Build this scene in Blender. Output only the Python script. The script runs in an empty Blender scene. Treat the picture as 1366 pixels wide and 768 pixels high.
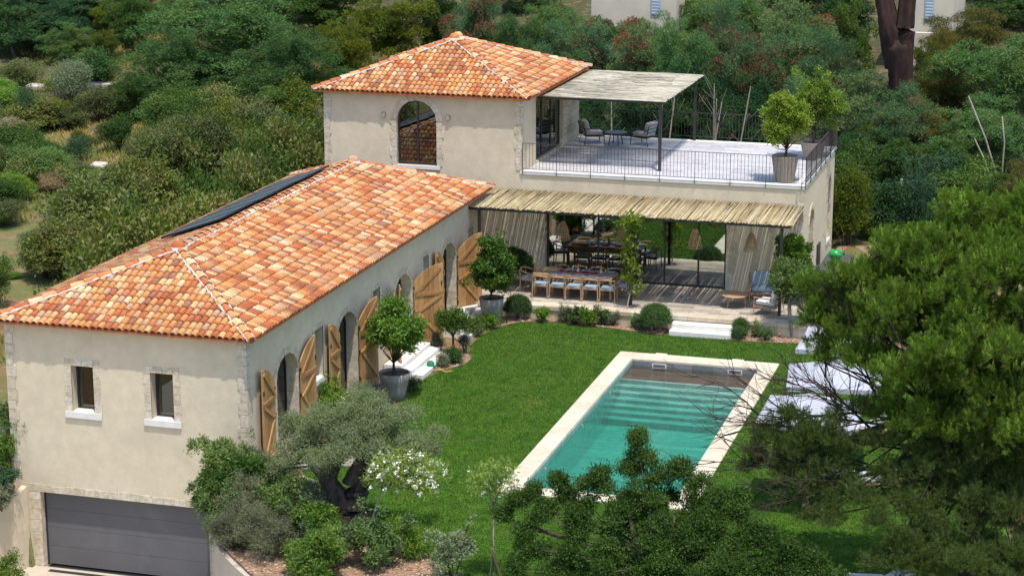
import bpy, bmesh, math, random
import numpy as np
from mathutils import Vector, Matrix
from mathutils.geometry import tessellate_polygon
R = math.radians
random.seed(7)
C = bpy.context.scene.collection
sc = bpy.context.scene

# ------------------------------------------------------------ survey: photo ray -> world point
PITCH, HEAD, FOC, CAMH = R(13.95), R(16.35), 2733.0, 17.0
def ray(x, y):
    u = (x-683)/FOC; v = (384-y)/FOC
    dz = v*math.cos(PITCH)-math.sin(PITCH); df = math.cos(PITCH)+v*math.sin(PITCH)
    return (u*math.cos(HEAD)-df*math.sin(HEAD), u*math.sin(HEAD)+df*math.cos(HEAD), dz)
def atZ(x, y, z=0.0):
    d = ray(x, y); t = (z-CAMH)/d[2]; return Vector((d[0]*t, d[1]*t, z))
def atY(x, y, Y):
    d = ray(x, y); t = Y/d[1]; return Vector((d[0]*t, Y, CAMH+d[2]*t))

# ------------------------------------------------------------ materials
def nodes(m):
    m.use_nodes = True
    nt = m.node_tree; nt.nodes.clear(); return nt
def ramp(nt, fac, cols, interp='LINEAR'):
    r = nt.nodes.new('ShaderNodeValToRGB'); r.color_ramp.interpolation = interp
    e = r.color_ramp.elements
    while len(e) < len(cols): e.new(0.5)
    for i, (p, c) in enumerate(cols):
        e[i].position = p; e[i].color = (*c, 1)
    nt.links.new(fac, r.inputs[0]); return r.outputs[0]
def noise(nt, vec, scale, detail=4, rough=.55, dist=0):
    n = nt.nodes.new('ShaderNodeTexNoise'); n.inputs['Scale'].default_value = scale
    n.inputs['Detail'].default_value = detail; n.inputs['Roughness'].default_value = rough
    n.inputs['Distortion'].default_value = dist
    nt.links.new(vec, n.inputs['Vector']); return n.outputs['Fac']
def mixc(nt, fac, a, b, mode='MIX'):
    m = nt.nodes.new('ShaderNodeMix'); m.data_type = 'RGBA'; m.blend_type = mode
    for sock, v in ((m.inputs[0], fac), (m.inputs[6], a), (m.inputs[7], b)):
        if isinstance(v, (int, float)): sock.default_value = v
        elif isinstance(v, tuple): sock.default_value = (*v, 1)
        else: nt.links.new(v, sock)
    return m.outputs[2]
def geo(nt): return nt.nodes.new('ShaderNodeNewGeometry')
def scaled(nt, vec, s):
    m = nt.nodes.new('ShaderNodeMapping'); m.inputs['Scale'].default_value = s
    nt.links.new(vec, m.inputs['Vector']); return m.outputs[0]
def bump(nt, h, strength, dist=.02):
    b = nt.nodes.new('ShaderNodeBump'); b.inputs['Strength'].default_value = strength
    b.inputs['Distance'].default_value = dist; nt.links.new(h, b.inputs['Height']); return b.outputs[0]
def principled(nt, col, rough=.8, spec=.4, metal=0, normal=None):
    p = nt.nodes.new('ShaderNodeBsdfPrincipled')
    if isinstance(col, tuple): p.inputs['Base Color'].default_value = (*col, 1)
    else: nt.links.new(col, p.inputs['Base Color'])
    p.inputs['Roughness'].default_value = rough; p.inputs['Metallic'].default_value = metal
    p.inputs['Specular IOR Level'].default_value = spec
    if normal: nt.links.new(normal, p.inputs['Normal'])
    return p
def out(nt, s, vol=None):
    o = nt.nodes.new('ShaderNodeOutputMaterial'); nt.links.new(s, o.inputs[0])
    if vol: nt.links.new(vol, o.inputs['Volume'])
def mat(name, c1, c2=None, scale=3., rough=.8, spec=.3, metal=0, isl=None, bmp=0, bscale=30., c3=None, stretch=(1, 1, 1)):
    """c1/c2 mottled by noise; isl = list of colours picked per mesh island; c3 = rare stains."""
    m = bpy.data.materials.new(name); nt = nodes(m); g = geo(nt)
    pos = scaled(nt, g.outputs['Position'], stretch)
    if isl:
        n = len(isl)
        base = ramp(nt, g.outputs['Random Per Island'], [(i/n, c) for i, c in enumerate(isl)], 'CONSTANT')
        dark = ramp(nt, noise(nt, pos, scale), [(.3, (.72, .72, .72)), (.7, (1.1, 1.1, 1.1))])
        col = mixc(nt, 1., base, dark, 'MULTIPLY')
    elif c2:
        col = mixc(nt, ramp(nt, noise(nt, pos, scale, 6, .6), [(.35, (0, 0, 0)), (.65, (1, 1, 1))]), c1, c2)
    else: col = c1
    if c3:
        col = mixc(nt, ramp(nt, noise(nt, pos, scale*.37, 5, .65, .5), [(.55, (0, 0, 0)), (.72, (.8, .8, .8))]), col, c3)
    nrm = bump(nt, noise(nt, pos, bscale, 5, .6), bmp, .02) if bmp else None
    out(nt, principled(nt, col, rough, spec, metal, nrm).outputs[0]); return m
def leafmat(name, ca, cb, cc=None, trans=.35, rough=.55, clump=1.2, spec=.35):
    """leaf colour: random per leaf between ca and cb, older / younger sprays (cc) by a large noise"""
    m = bpy.data.materials.new(name); nt = nodes(m); g = geo(nt)
    col = mixc(nt, g.outputs['Random Per Island'], ca, cb)
    if cc: col = mixc(nt, ramp(nt, noise(nt, g.outputs['Position'], clump, 3), [(.42, (0, 0, 0)), (.66, (.85, .85, .85))]), col, cc)
    oi = nt.nodes.new('ShaderNodeObjectInfo')
    col = mixc(nt, 1., col, ramp(nt, oi.outputs['Random'], [(0., (.62, .68, .62)), (.35, (.92, .95, .86)), (.6, (1.18, 1.08, .86)), (.8, (1., 1.06, 1.08)), (1., (1.36, 1.28, 1.1))]), 'MULTIPLY')
    p = principled(nt, col, rough, spec)
    t = nt.nodes.new('ShaderNodeBsdfTranslucent'); nt.links.new(mixc(nt, 1., col, (1.25, 1.35, .6), 'MULTIPLY'), t.inputs[0])
    x = nt.nodes.new('ShaderNodeMixShader'); x.inputs[0].default_value = trans
    nt.links.new(p.outputs[0], x.inputs[1]); nt.links.new(t.outputs[0], x.inputs[2]); out(nt, x.outputs[0]); return m
def glassmat(name, tint, base_ref=.12, rough=.0):
    m = bpy.data.materials.new(name); nt = nodes(m)
    t = nt.nodes.new('ShaderNodeBsdfTransparent'); t.inputs[0].default_value = (*tint, 1)
    gl = nt.nodes.new('ShaderNodeBsdfGlossy'); gl.inputs['Roughness'].default_value = rough
    gl.inputs[0].default_value = (.95, 1, .97, 1)
    f = nt.nodes.new('ShaderNodeFresnel'); f.inputs[0].default_value = 1.5
    a = nt.nodes.new('ShaderNodeMath'); a.operation = 'ADD'; a.inputs[1].default_value = base_ref; a.use_clamp = True
    nt.links.new(f.outputs[0], a.inputs[0])
    x = nt.nodes.new('ShaderNodeMixShader'); nt.links.new(a.outputs[0], x.inputs[0])
    nt.links.new(t.outputs[0], x.inputs[1]); nt.links.new(gl.outputs[0], x.inputs[2]); out(nt, x.outputs[0]); return m
def brickmat(name, cols, mortar, bw, bh, axes=(0, 1), rough=.7, mort=.008, bmp=.3, offset=.5, spec=.3):
    """paving: slabs from the brick texture in world metres, each slab its own tone"""
    m = bpy.data.materials.new(name); nt = nodes(m); g = geo(nt)
    sx = nt.nodes.new('ShaderNodeSeparateXYZ'); nt.links.new(g.outputs['Position'], sx.inputs[0])
    cx = nt.nodes.new('ShaderNodeCombineXYZ')
    nt.links.new(sx.outputs[axes[0]], cx.inputs[0]); nt.links.new(sx.outputs[axes[1]], cx.inputs[1])
    b = nt.nodes.new('ShaderNodeTexBrick'); nt.links.new(cx.outputs[0], b.inputs['Vector'])
    b.inputs['Scale'].default_value = 1; b.inputs['Brick Width'].default_value = bw; b.inputs['Row Height'].default_value = bh
    b.inputs['Mortar Size'].default_value = mort; b.inputs['Color1'].default_value = (0, 0, 0, 1); b.inputs['Color2'].default_value = (1, 1, 1, 1)
    b.offset = offset; b.inputs['Mortar'].default_value = (.5, .5, .5, 1)
    n = len(cols)
    base = ramp(nt, b.outputs['Color'], [(i/max(1, n-1), c) for i, c in enumerate(cols)])
    base = mixc(nt, 1., base, ramp(nt, noise(nt, g.outputs['Position'], 5, 6, .65), [(.3, (.78, .78, .78)), (.7, (1.08, 1.08, 1.08))]), 'MULTIPLY')
    col = mixc(nt, b.outputs['Fac'], base, mortar)
    out(nt, principled(nt, col, rough, spec, 0, bump(nt, noise(nt, g.outputs['Position'], 25), bmp, .01)).outputs[0]); return m

def overlay(m, scale, a, b, col, amt, bright=(.78, 1.12), vs=1.6):
    """extra weathering: broad tone drift plus patches of another colour"""
    nt = m.node_tree; p = next(n for n in nt.nodes if n.type == 'BSDF_PRINCIPLED'); src = p.inputs['Base Color'].links[0].from_socket; g = geo(nt)
    c1 = mixc(nt, 1., src, ramp(nt, noise(nt, g.outputs['Position'], vs, 4, .6), [(.3, (bright[0],)*3), (.7, (bright[1],)*3)]), 'MULTIPLY')
    c2 = mixc(nt, ramp(nt, noise(nt, g.outputs['Position'], scale, 7, .7, .3), [(a, (0, 0, 0)), (b, (amt,)*3)]), c1, col)
    nt.links.new(c2, p.inputs['Base Color'])

M = {}
M['plaster'] = mat('lime_plaster', (.65, .56, .405), (.61, .522, .375), .8, .9, .12, bmp=.25, bscale=14, c3=(.53, .455, .34))
overlay(M['plaster'], .9, .50, .72, (.50, .425, .31), .4, (.92, 1.05), 3.5)
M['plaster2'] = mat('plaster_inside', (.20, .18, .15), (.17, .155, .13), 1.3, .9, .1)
M['stone'] = mat('limestone_block', None, isl=[(.66, .57, .43), (.60, .51, .37), (.69, .61, .48), (.56, .475, .345), (.63, .55, .42)], scale=9, rough=.9, spec=.15, bmp=.9, bscale=28)
M['mortar'] = mat('pale_mortar', (.66, .63, .57), (.52, .49, .43), 8, .95, .1)
M['hipmortar'] = mat('hip_mortar', (.66, .61, .56), (.50, .44, .39), 7, .95, .1, bmp=.8, bscale=25)
TC = [(.66, .235, .085), (.58, .175, .062), (.74, .40, .17), (.50, .145, .055), (.80, .50, .24), (.66, .25, .09), (.70, .33, .12), (.40, .17, .095), (.76, .44, .19), (.55, .17, .06), (.66, .36, .19), (.72, .30, .10), (.60, .36, .22), (.74, .37, .13), (.60, .205, .075), (.84, .60, .35)]
TC = [tuple(v*.86 for v in c) for c in TC]
M['tile'] = mat('clay_tile', None, isl=TC, scale=11, rough=.78, spec=.25, bmp=.3, bscale=60)
overlay(M['tile'], 3.2, .58, .74, (.30, .22, .15), .55, (.82, 1.1), .7)
M['pan'] = mat('clay_pan_tile', None, isl=[(.54, .21, .09), (.62, .30, .14), (.48, .16, .07), (.64, .34, .17)], scale=9, rough=.85, spec=.2)
M['reed'] = mat('dry_reed', None, isl=[(.50, .40, .22), (.43, .33, .17), (.56, .47, .28), (.36, .27, .14), (.52, .42, .25), (.28, .20, .10), (.48, .39, .23), (.58, .50, .33)], scale=5, rough=.8, spec=.25)
M['reedgrey'] = mat('weathered_reed', None, isl=[(.47, .43, .33), (.40, .36, .27), (.53, .48, .38), (.33, .29, .21), (.48, .44, .34), (.56, .52, .42)], scale=5, rough=.85, spec=.2)
M['darkmetal'] = mat('dark_metal', (.022, .021, .022), (.035, .033, .033), 6, .45, .5)
M['railmetal'] = mat('rail_metal', (.06, .05, .047), (.04, .034, .032), 6, .5, .5)
M['greymetal'] = mat('grey_garage_door', (.118, .116, .124), (.105, .104, .112), 1.2, .5, .4, c3=(.15, .145, .148))
M['groove'] = mat('panel_groove', (.03, .03, .035))
M['glass'] = glassmat('window_glass', (.12, .15, .14), .07)
M['glasstower'] = glassmat('upper_window_glass', (.5, .58, .56), .14)
M['glassbig'] = glassmat('sliding_glass', (.32, .38, .35), .42)
M['oak'] = mat('oak_boards', None, isl=[(.42, .225, .085), (.47, .26, .10), (.36, .185, .068), (.45, .24, .092), (.50, .285, .115)], scale=3.5, rough=.6, spec=.3, bmp=.25, bscale=14, stretch=(6, 6, .9))
M['teak'] = mat('teak', (.34, .20, .11), (.44, .28, .16), 9, .65, .3, stretch=(1, 4, 4))
M['cushionblue'] = mat('blue_grey_cushion', (.26, .33, .38), (.31, .38, .43), 20, .95, .1, bmp=.2, bscale=150)
M['cushion'] = mat('light_grey_cushion', (.44, .43, .41), (.36, .355, .34), 16, .95, .1, bmp=.2, bscale=120)
M['cushionwhite'] = mat('pale_cushion', (.62, .63, .64), (.54, .55, .57), 12, .95, .1)
M['canvas'] = mat('white_canvas', (.43, .44, .475), (.37, .38, .415), 2.2, .9, .1, bmp=.5, bscale=6)
M['white'] = mat('white_stone', (.74, .71, .66), (.66, .63, .57), 4, .7, .3, bmp=.2, bscale=40, c3=(.58, .54, .47))
M['deck'] = brickmat('deck_slabs', [(.46, .44, .45), (.55, .53, .53), (.40, .385, .395), (.51, .49, .50)], (.27, .25, .25), 1.1, .32, (0, 1), .7)
M['patio'] = brickmat('travertine_slabs', [(.42, .36, .28), (.29, .25, .20), (.50, .43, .34), (.35, .31, .25), (.46, .38, .29), (.24, .215, .18)], (.17, .15, .12), .62, .31, (0, 1), .75)
M['patioedge'] = brickmat('travertine_edge', [(.60, .51, .38), (.50, .40, .28), (.66, .58, .46), (.55, .48, .37)], (.3, .26, .2), .95, .45, (0, 1), .75)
M['coping'] = brickmat('travertine_coping', [(.60, .51, .37), (.67, .58, .44), (.56, .47, .34), (.65, .55, .42)], (.45, .38, .28), .6, 6.5, (1, 0), .7, mort=.005)
M['pooltile'] = brickmat('pool_tile', [(.25, .38, .34), (.20, .33, .295), (.30, .425, .375), (.23, .36, .33)], (.17, .26, .235), .6, .3, (1, 2), .5)
M['poolfloor'] = brickmat('pool_floor_tile', [(.36, .46, .41), (.29, .40, .36), (.42, .52, .46), (.33, .43, .39)], (.22, .30, .27), .6, .3, (0, 1), .5)
M['ipe'] = brickmat('cover_boards', [(.20, .095, .06), (.13, .065, .045), (.24, .12, .075)], (.05, .03, .02), .9, .17, (0, 1), .6)
M['greystone'] = brickmat('grey_tile', [(.17, .18, .18), (.22, .23, .23), (.26, .27, .26)], (.11, .11, .11), .6, .3, (0, 2), .6)
M['concrete'] = mat('pale_concrete', (.50, .43, .34), (.43, .37, .29), 1.2, .85, .2, bmp=.3, bscale=30, c3=(.36, .31, .25))
M['pot'] = mat('cement_pot', (.25, .24, .215), (.20, .195, .175), 5, .8, .25, c3=(.31, .30, .27))
M['potrib'] = mat('taupe_pot', (.36, .31, .25), (.30, .26, .205), 5, .75, .25)
M['bark'] = mat('bark', (.11, .085, .062), (.05, .038, .028), 9, .95, .1, bmp=1., bscale=16, stretch=(1, 1, .25))
M['oldbark'] = mat('old_olive_bark', (.115, .095, .08), (.035, .028, .024), 7, .95, .1, bmp=1., bscale=12, stretch=(1, 1, .3))
M['redbark'] = mat('old_pine_bark', (.065, .038, .031), (.022, .015, .014), 3, .95, .1, bmp=1., bscale=7, stretch=(1, 1, .2))
M['greybark'] = mat('grey_bark', (.17, .15, .12), (.11, .095, .075), 8, .9, .1)
M['palebark'] = mat('pale_bark', (.33, .29, .23), (.22, .19, .15), 8, .9, .1)
M['twig'] = mat('dark_twig', (.045, .032, .028), (.07, .05, .042), 8, .95, .1)
M['soil'] = mat('potting_soil', (.12, .07, .045), (.20, .12, .08), 30, .98, .05, bmp=.6, bscale=80)
M['chip'] = mat('wood_chip', None, isl=[(.38, .25, .16), (.50, .35, .235), (.26, .16, .10), (.60, .45, .32), (.33, .21, .135), (.46, .33, .23)], scale=20, rough=.95, spec=.1)
M['mulch'] = mat('bark_mulch', (.36, .235, .15), (.21, .13, .085), 22, .98, .05, bmp=1., bscale=45, c3=(.42, .28, .20))
M['rattan'] = mat('woven_rattan', None, isl=[(.46, .30, .16), (.54, .36, .2), (.38, .24, .12)], scale=20, rough=.85, spec=.2)
M['ceramic'] = mat('blue_ceramic', (.10, .16, .24), (.16, .24, .32), 10, .3, .5)
M['whiteceramic'] = mat('pale_ceramic', (.55, .58, .6), None, 10, .3, .5)
M['napkin'] = mat('blue_napkin', (.04, .07, .20), (.06, .10, .26), 14, .95, .1)
M['redcloth'] = mat('red_runner', (.28, .05, .05), (.20, .04, .05), 14, .95, .1)
M['amber'] = mat('amber_bottle', (.55, .20, .02), None, rough=.15, spec=.6)
M['green'] = mat('green_enamel', (.02, .33, .07), (.015, .27, .055), 5, .35, .5)
M['lime'] = mat('green_plastic', (.02, .20, .10), None, rough=.4)
M['yellowhose'] = mat('yellow_hose', (.6, .42, .04), None, rough=.5)
M['slate'] = mat('charcoal_slab', (.055, .055, .062), (.085, .085, .09), 9, .7, .3)
M['solar'] = mat('solar_cells', (.012, .02, .032), (.018, .028, .045), 2, .28, .5)
M['solarframe'] = mat('solar_frame', (.008, .009, .012), None, rough=.4)
M['rock'] = mat('garden_rock', (.60, .53, .45), (.42, .36, .30), 5, .9, .15, bmp=1., bscale=14, c3=(.70, .66, .62))
M['drystone'] = mat('dry_stone', None, isl=[(.20, .19, .17), (.27, .25, .22), (.15, .14, .13), (.32, .30, .26)], scale=8, rough=.95, spec=.1, bmp=.8)
M['blueshutter'] = mat('pale_blue_shutter', (.36, .44, .56), (.31, .39, .50), 5, .7, .2)
M['farwall'] = mat('far_house_render', (.62, .54, .42), (.55, .48, .37), 1, .9, .1)
M['curtain'] = mat('pale_curtain', (.40, .52, .52), (.33, .45, .45), 4, .9, .1)
M['flower'] = mat('white_petals', (.82, .82, .76), None, rough=.7, spec=.2)
M['yflower'] = mat('yellow_petals', (.72, .40, .02), None, rough=.7)
M['pflower'] = mat('purple_petals', (.16, .07, .36), None, rough=.7)
M['glow'] = mat('lamp_amber_lens', (.75, .28, .14), None, rough=.3)
# foliage
M['L_citrus'] = leafmat('citrus_leaf', (.055, .125, .014), (.105, .205, .022), (.17, .27, .03), .35, .45, 2.2)
M['L_lemon'] = leafmat('lemon_leaf', (.11, .19, .018), (.19, .28, .03), (.26, .34, .045), .4, .45, 2.2)
M['L_olive'] = leafmat('olive_leaf', (.105, .135, .068), (.22, .26, .15), (.145, .18, .082), .25, .7, 1.5, .2)
M['L_oleander'] = leafmat('oleander_leaf', (.12, .20, .05), (.20, .30, .07), (.27, .34, .06), .35, .5, 3)
M['L_bush'] = leafmat('dense_bush_leaf', (.045, .098, .016), (.095, .17, .028), (.12, .195, .035), .35, .5, 1.4, .25)
M['L_shrub'] = leafmat('garden_shrub_leaf', (.05, .10, .026), (.11, .17, .055), (.13, .20, .05), .3, .5, 2)
M['L_grey'] = leafmat('grey_leaf', (.13, .17, .105), (.22, .265, .17), (.11, .15, .10), .25, .8, 3, .12)
M['L_ball'] = leafmat('clipped_leaf', (.04, .095, .022), (.075, .15, .035), (.055, .12, .03), .3, .5, 5)
M['L_lime'] = leafmat('bright_leaf', (.10, .19, .02), (.16, .27, .035), None, .4, .5)
M['L_pine'] = leafmat('pine_needle', (.14, .235, .030), (.24, .35, .055), (.185, .275, .042), .45, .6, 1.6, .2)
M['L_pineyoung'] = leafmat('young_pine_needle', (.18, .29, .04), (.26, .38, .06), None, .35, .6)
M['L_pinedark'] = leafmat('dark_pine_needle', (.070, .108, .024), (.13, .168, .045), (.095, .135, .03), .35, .6, 1.5)  # darker needle tone for the inner and lower crown
M['L_mimosa'] = leafmat('feathery_leaf', (.050, .122, .040), (.125, .23, .085), (.14, .20, .065), .3, .75, .5, .1)
M['L_blue'] = leafmat('bluish_leaf', (.058, .128, .062), (.138, .23, .12), (.15, .20, .09), .3, .75, .45, .1)
M['L_dark'] = leafmat('dark_conifer_and_shade_leaf', (.016, .050, .022), (.038, .088, .034), (.05, .105, .035), .2, .75, .8, .12)  # conifers; also plants behind the terrace, with canopy shade put into the colour
M['L_broad'] = leafmat('oak_leaf', (.026, .070, .013), (.070, .132, .025), (.10, .155, .033), .3, .6, .6, .2)
M['L_yellow'] = leafmat('yellowish_leaf', (.085, .11, .010), (.165, .18, .016), (.06, .10, .014), .35, .6, .5, .2)
M['L_willow'] = leafmat('drooping_leaf', (.075, .085, .022), (.145, .14, .036), (.19, .135, .045), .3, .75, .4, .1)
M['L_red'] = leafmat('rusty_pods', (.17, .055, .045), (.25, .095, .07), (.10, .10, .05), .2, .85, 1., .05)
M['L_hedge'] = leafmat('laurel_hedge_leaf', (.085, .125, .022), (.16, .20, .04), (.17, .155, .055), .35, .5, 1.3)
M['L_scrub'] = leafmat('scrub_leaf', (.075, .11, .025), (.14, .17, .045), (.16, .15, .06), .3, .6, .8)
M['L_dry'] = leafmat('dry_stalks', (.26, .18, .12), (.36, .27, .18), None, .2, .8)
M['L_straw'] = leafmat('rosemary_leaf', (.12, .13, .075), (.20, .20, .12), None, .2, .7)
M['L_vine'] = leafmat('vine_leaf', (.13, .20, .02), (.24, .30, .04), (.09, .15, .02), .45, .5, 4)
M['L_cypress'] = leafmat('blue_spruce_leaf', (.034, .080, .045), (.065, .125, .070), None, .2, .75, 1., .1)

# ------------------------------------------------------------ object helpers
def tag(o, label=None, cat=None, group=None, kind=None):
    if label: o['label'] = label
    if cat: o['category'] = cat
    if group: o['group'] = group
    if kind: o['kind'] = kind
    return o
def thing(name, label, cat, loc=(0, 0, 0), rz=0, group=None):
    o = bpy.data.objects.new(name, None); C.objects.link(o); o.location = loc; o.rotation_euler[2] = rz
    o.empty_display_size = .2
    return tag(o, label, cat, group)
def link(name, me, m, parent=None):
    o = bpy.data.objects.new(name, me); C.objects.link(o)
    if m is not None and not me.materials: me.materials.append(m)
    if parent is not None: o.parent = parent
    return o
def copy_tree(o, parent=None):
    c = o.copy(); C.objects.link(c)
    if parent is not None: c.parent = parent
    for ch in o.children: copy_tree(ch, c)
    return c
def place(o, loc, rz=0, s=None, label=None, group=None):
    o.location = loc; o.rotation_euler[2] = rz
    if s is not None: o.scale = (s, s, s) if isinstance(s, (int, float)) else s
    if label: o['label'] = label
    if group: o['group'] = group
    return o
class MB:
    def __init__(s): s.v = []; s.f = []
    def add(s, vs, fs):
        n = len(s.v); s.v += [tuple(p) for p in vs]; s.f += [tuple(i+n for i in f) for f in fs]; return s
    def box(s, c, d, rot=None):
        x, y, z = d[0]/2, d[1]/2, d[2]/2
        vs = [Vector((a*x, b*y, e*z)) for a in (-1, 1) for b in (-1, 1) for e in (-1, 1)]
        if rot is not None: vs = [rot @ p for p in vs]
        c = Vector(c)
        return s.add([p+c for p in vs], [(0, 1, 3, 2), (4, 6, 7, 5), (0, 4, 5, 1), (2, 3, 7, 6), (0, 2, 6, 4), (1, 5, 7, 3)])
    def bx(s, x0, x1, y0, y1, z0, z1): return s.box(((x0+x1)/2, (y0+y1)/2, (z0+z1)/2), (x1-x0, y1-y0, z1-z0))
    def rbox(s, c, d, r=.03, n=3, rot=None):
        """rounded slab / cushion"""
        bm = bmesh.new(); bmesh.ops.create_cube(bm, size=1)
        for v in bm.verts: v.co = Vector((v.co.x*d[0], v.co.y*d[1], v.co.z*d[2]))
        bmesh.ops.bevel(bm, geom=bm.edges[:], offset=r, segments=n, affect='EDGES', profile=.5)
        bm.verts.index_update(); c = Vector(c)
        vs = [(rot @ v.co if rot is not None else v.co)+c for v in bm.verts]
        s.add(vs, [[v.index for v in f.verts] for f in bm.faces]); bm.free(); return s
    def tube(s, pts, rad, n=6, cap=True):
        pts = [Vector(p) for p in pts]
        if isinstance(rad, (int, float)): rad = [rad]*len(pts)
        rings = []; up = Vector((0, 0, 1))
        for i, p in enumerate(pts):
            t = (pts[min(i+1, len(pts)-1)]-pts[max(i-1, 0)]).normalized()
            a = t.cross(up)
            if a.length < .05: a = t.cross(Vector((1, 0, 0)))
            a.normalize(); b = t.cross(a)
            rings.append([p+(a*math.cos(2*math.pi*k/n)+b*math.sin(2*math.pi*k/n))*rad[i] for k in range(n)])
        vs = [q for r_ in rings for q in r_]; fs = []
        for i in range(len(pts)-1):
            for k in range(n): fs.append((i*n+k, i*n+(k+1) % n, (i+1)*n+(k+1) % n, (i+1)*n+k))
        if cap: fs += [tuple(range(n-1, -1, -1)), tuple(range((len(pts)-1)*n, len(pts)*n))]
        return s.add(vs, fs)
    def lathe(s, prof, n=24, c=(0, 0, 0)):
        vs = []; fs = []; m = len(prof)
        for k in range(n):
            a = 2*math.pi*k/n
            vs += [(c[0]+r*math.cos(a), c[1]+r*math.sin(a), c[2]+z) for r, z in prof]
        for k in range(n):
            j = (k+1) % n
            for i in range(m-1): fs.append((k*m+i, j*m+i, j*m+i+1, k*m+i+1))
        return s.add(vs, fs)
    def obj(s, name, m, parent=None, smooth=False, fix=True):
        me = bpy.data.meshes.new(name); me.from_pydata(s.v, [], s.f)
        if fix:
            bm = bmesh.new(); bm.from_mesh(me); bmesh.ops.recalc_face_normals(bm, faces=bm.faces[:]); bm.to_mesh(me); bm.free()
        if smooth: me.shade_smooth()
        return link(name, me, m, parent)
def panel(loops, t, fr):
    """slab with holes. loops[0]=outline, rest=holes, all (u,v); fr(u,v,d) -> world; thickness t"""
    mb = MB(); L = [[Vector((u, v, 0)) for u, v in lp] for lp in loops]
    tris = tessellate_polygon(L); flat = [p for lp in loops for p in lp]; n = len(flat)
    vs = [fr(u, v, 0) for u, v in flat]+[fr(u, v, t) for u, v in flat]
    fs = [tuple(tr) for tr in tris]+[(a+n, c+n, b+n) for a, b, c in tris]
    o = 0
    for lp in loops:
        k = len(lp)
        for i in range(k):
            a, b = o+i, o+(i+1) % k; fs.append((a, b, b+n, a+n))
        o += k
    return mb.add(vs, fs)
def arch(c, w, z0, zs, rise, n=14):
    pts = [(c-w/2, z0), (c+w/2, z0)]
    for i in range(n+1):
        a = math.pi*i/n; pts.append((c+w/2*math.cos(a), zs+rise*math.sin(a)))
    return pts
def rect(u0, u1, v0, v1): return [(u0, v0), (u1, v0), (u1, v1), (u0, v1)]
def arch_stones(mb, c, w, z0, zs, rise, fr, width=.2, t=.05, block=.32, rng=random):
    """jamb blocks and voussoirs round an arched opening, drawn on the face plane fr(u,v,d)"""
    def quad(pts): mb.add([fr(u, v, -t*.35) for u, v in pts]+[fr(u, v, t) for u, v in pts], [(0, 1, 2, 3), (7, 6, 5, 4), (0, 4, 5, 1), (1, 5, 6, 2), (2, 6, 7, 3), (3, 7, 4, 0)])
    for s in (-1, 1):
        z = z0; i = 0
        while z < zs-.05:
            h = min(block*rng.uniform(.8, 1.2), zs-z); ww = width*(1.25 if i % 2 else .95)*rng.uniform(.92, 1.08)
            a = c+s*w/2; quad([(a, z+.006), (a+s*ww, z+.006), (a+s*ww, z+h-.006), (a, z+h-.006)]); z += h; i += 1
    n = max(7, int(math.pi*(w/2+rise)/2/.26))
    for i in range(n):
        a0 = math.pi*i/n+.012; a1 = math.pi*(i+1)/n-.012; ww = width*rng.uniform(.9, 1.12)
        q = []
        for a, e in ((a0, 0), (a0, 1), (a1, 1), (a1, 0)):
            q.append((c+(w/2+e*ww)*math.cos(a), zs+(rise+e*ww)*math.sin(a)))
        quad(q)
def quoin(mb, x, y, z0, z1, sx, sy, t=.025, rng=random):
    """corner blocks at a building corner; sx, sy point inwards along each wall"""
    z = z0; i = 0
    while z < z1-.05:
        h = min(rng.uniform(.2, .34), z1-z); a, b = ((.24, .18) if i % 2 else (.19, .23)); a *= rng.uniform(.9, 1.1); b *= rng.uniform(.9, 1.1)
        x0, x1 = sorted((x-sx*t, x+sx*a)); y0, y1 = sorted((y-sy*t, y+sy*b))
        mb.bx(x0, x1, y0, y1, z+.005, z+h-.005); z += h; i += 1

# ------------------------------------------------------------ foliage
def leafmesh(name, P, D, L, W, seed=1, face=None):
    rng = np.random.default_rng(seed); n = len(P)
    A = rng.normal(size=(n, 3))
    if face is not None: A = A*.42+face
    S = np.cross(D, A); S /= np.linalg.norm(S, axis=1)[:, None]+1e-9
    N = np.cross(S, D)
    L = np.broadcast_to(np.asarray(L, float), (n,))[:, None]; W = np.broadcast_to(np.asarray(W, float), (n,))[:, None]
    mid = P+D*L*.5+N*W*.18
    V = np.stack([P, mid+S*W*.5, P+D*L, mid-S*W*.5], axis=1).reshape(-1, 3)
    me = bpy.data.meshes.new(name)
    me.vertices.add(4*n); me.vertices.foreach_set('co', V.astype(np.float32).ravel())
    me.loops.add(4*n); me.loops.foreach_set('vertex_index', np.arange(4*n, dtype=np.int32))
    me.polygons.add(n); me.polygons.foreach_set('loop_start', np.arange(0, 4*n, 4, dtype=np.int32))
    me.update(calc_edges=True); return me
def unit(v): return v/(np.linalg.norm(v, axis=1)[:, None]+1e-9)
def twigs(rng, clumps, n, up=.25, inner=.55):
    """n twig points on the shells of ellipsoid clumps (cx,cy,cz,rx,ry,rz) with outward directions"""
    c = np.array(clumps, float); area = (c[:, 3]*c[:, 4]+c[:, 3]*c[:, 5]+c[:, 4]*c[:, 5]); k = rng.choice(len(c), n, p=area/area.sum())
    d = unit(rng.normal(size=(n, 3))); d[:, 2] = np.where(d[:, 2] < -.35, -d[:, 2], d[:, 2])
    r = 1-(1-inner)*rng.random(n)**2.2
    P = c[k, :3]+d*c[k, 3:6]*r[:, None]
    D = unit(d+np.array([0, 0, up])+rng.normal(size=(n, 3))*.25); return P, D
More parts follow.
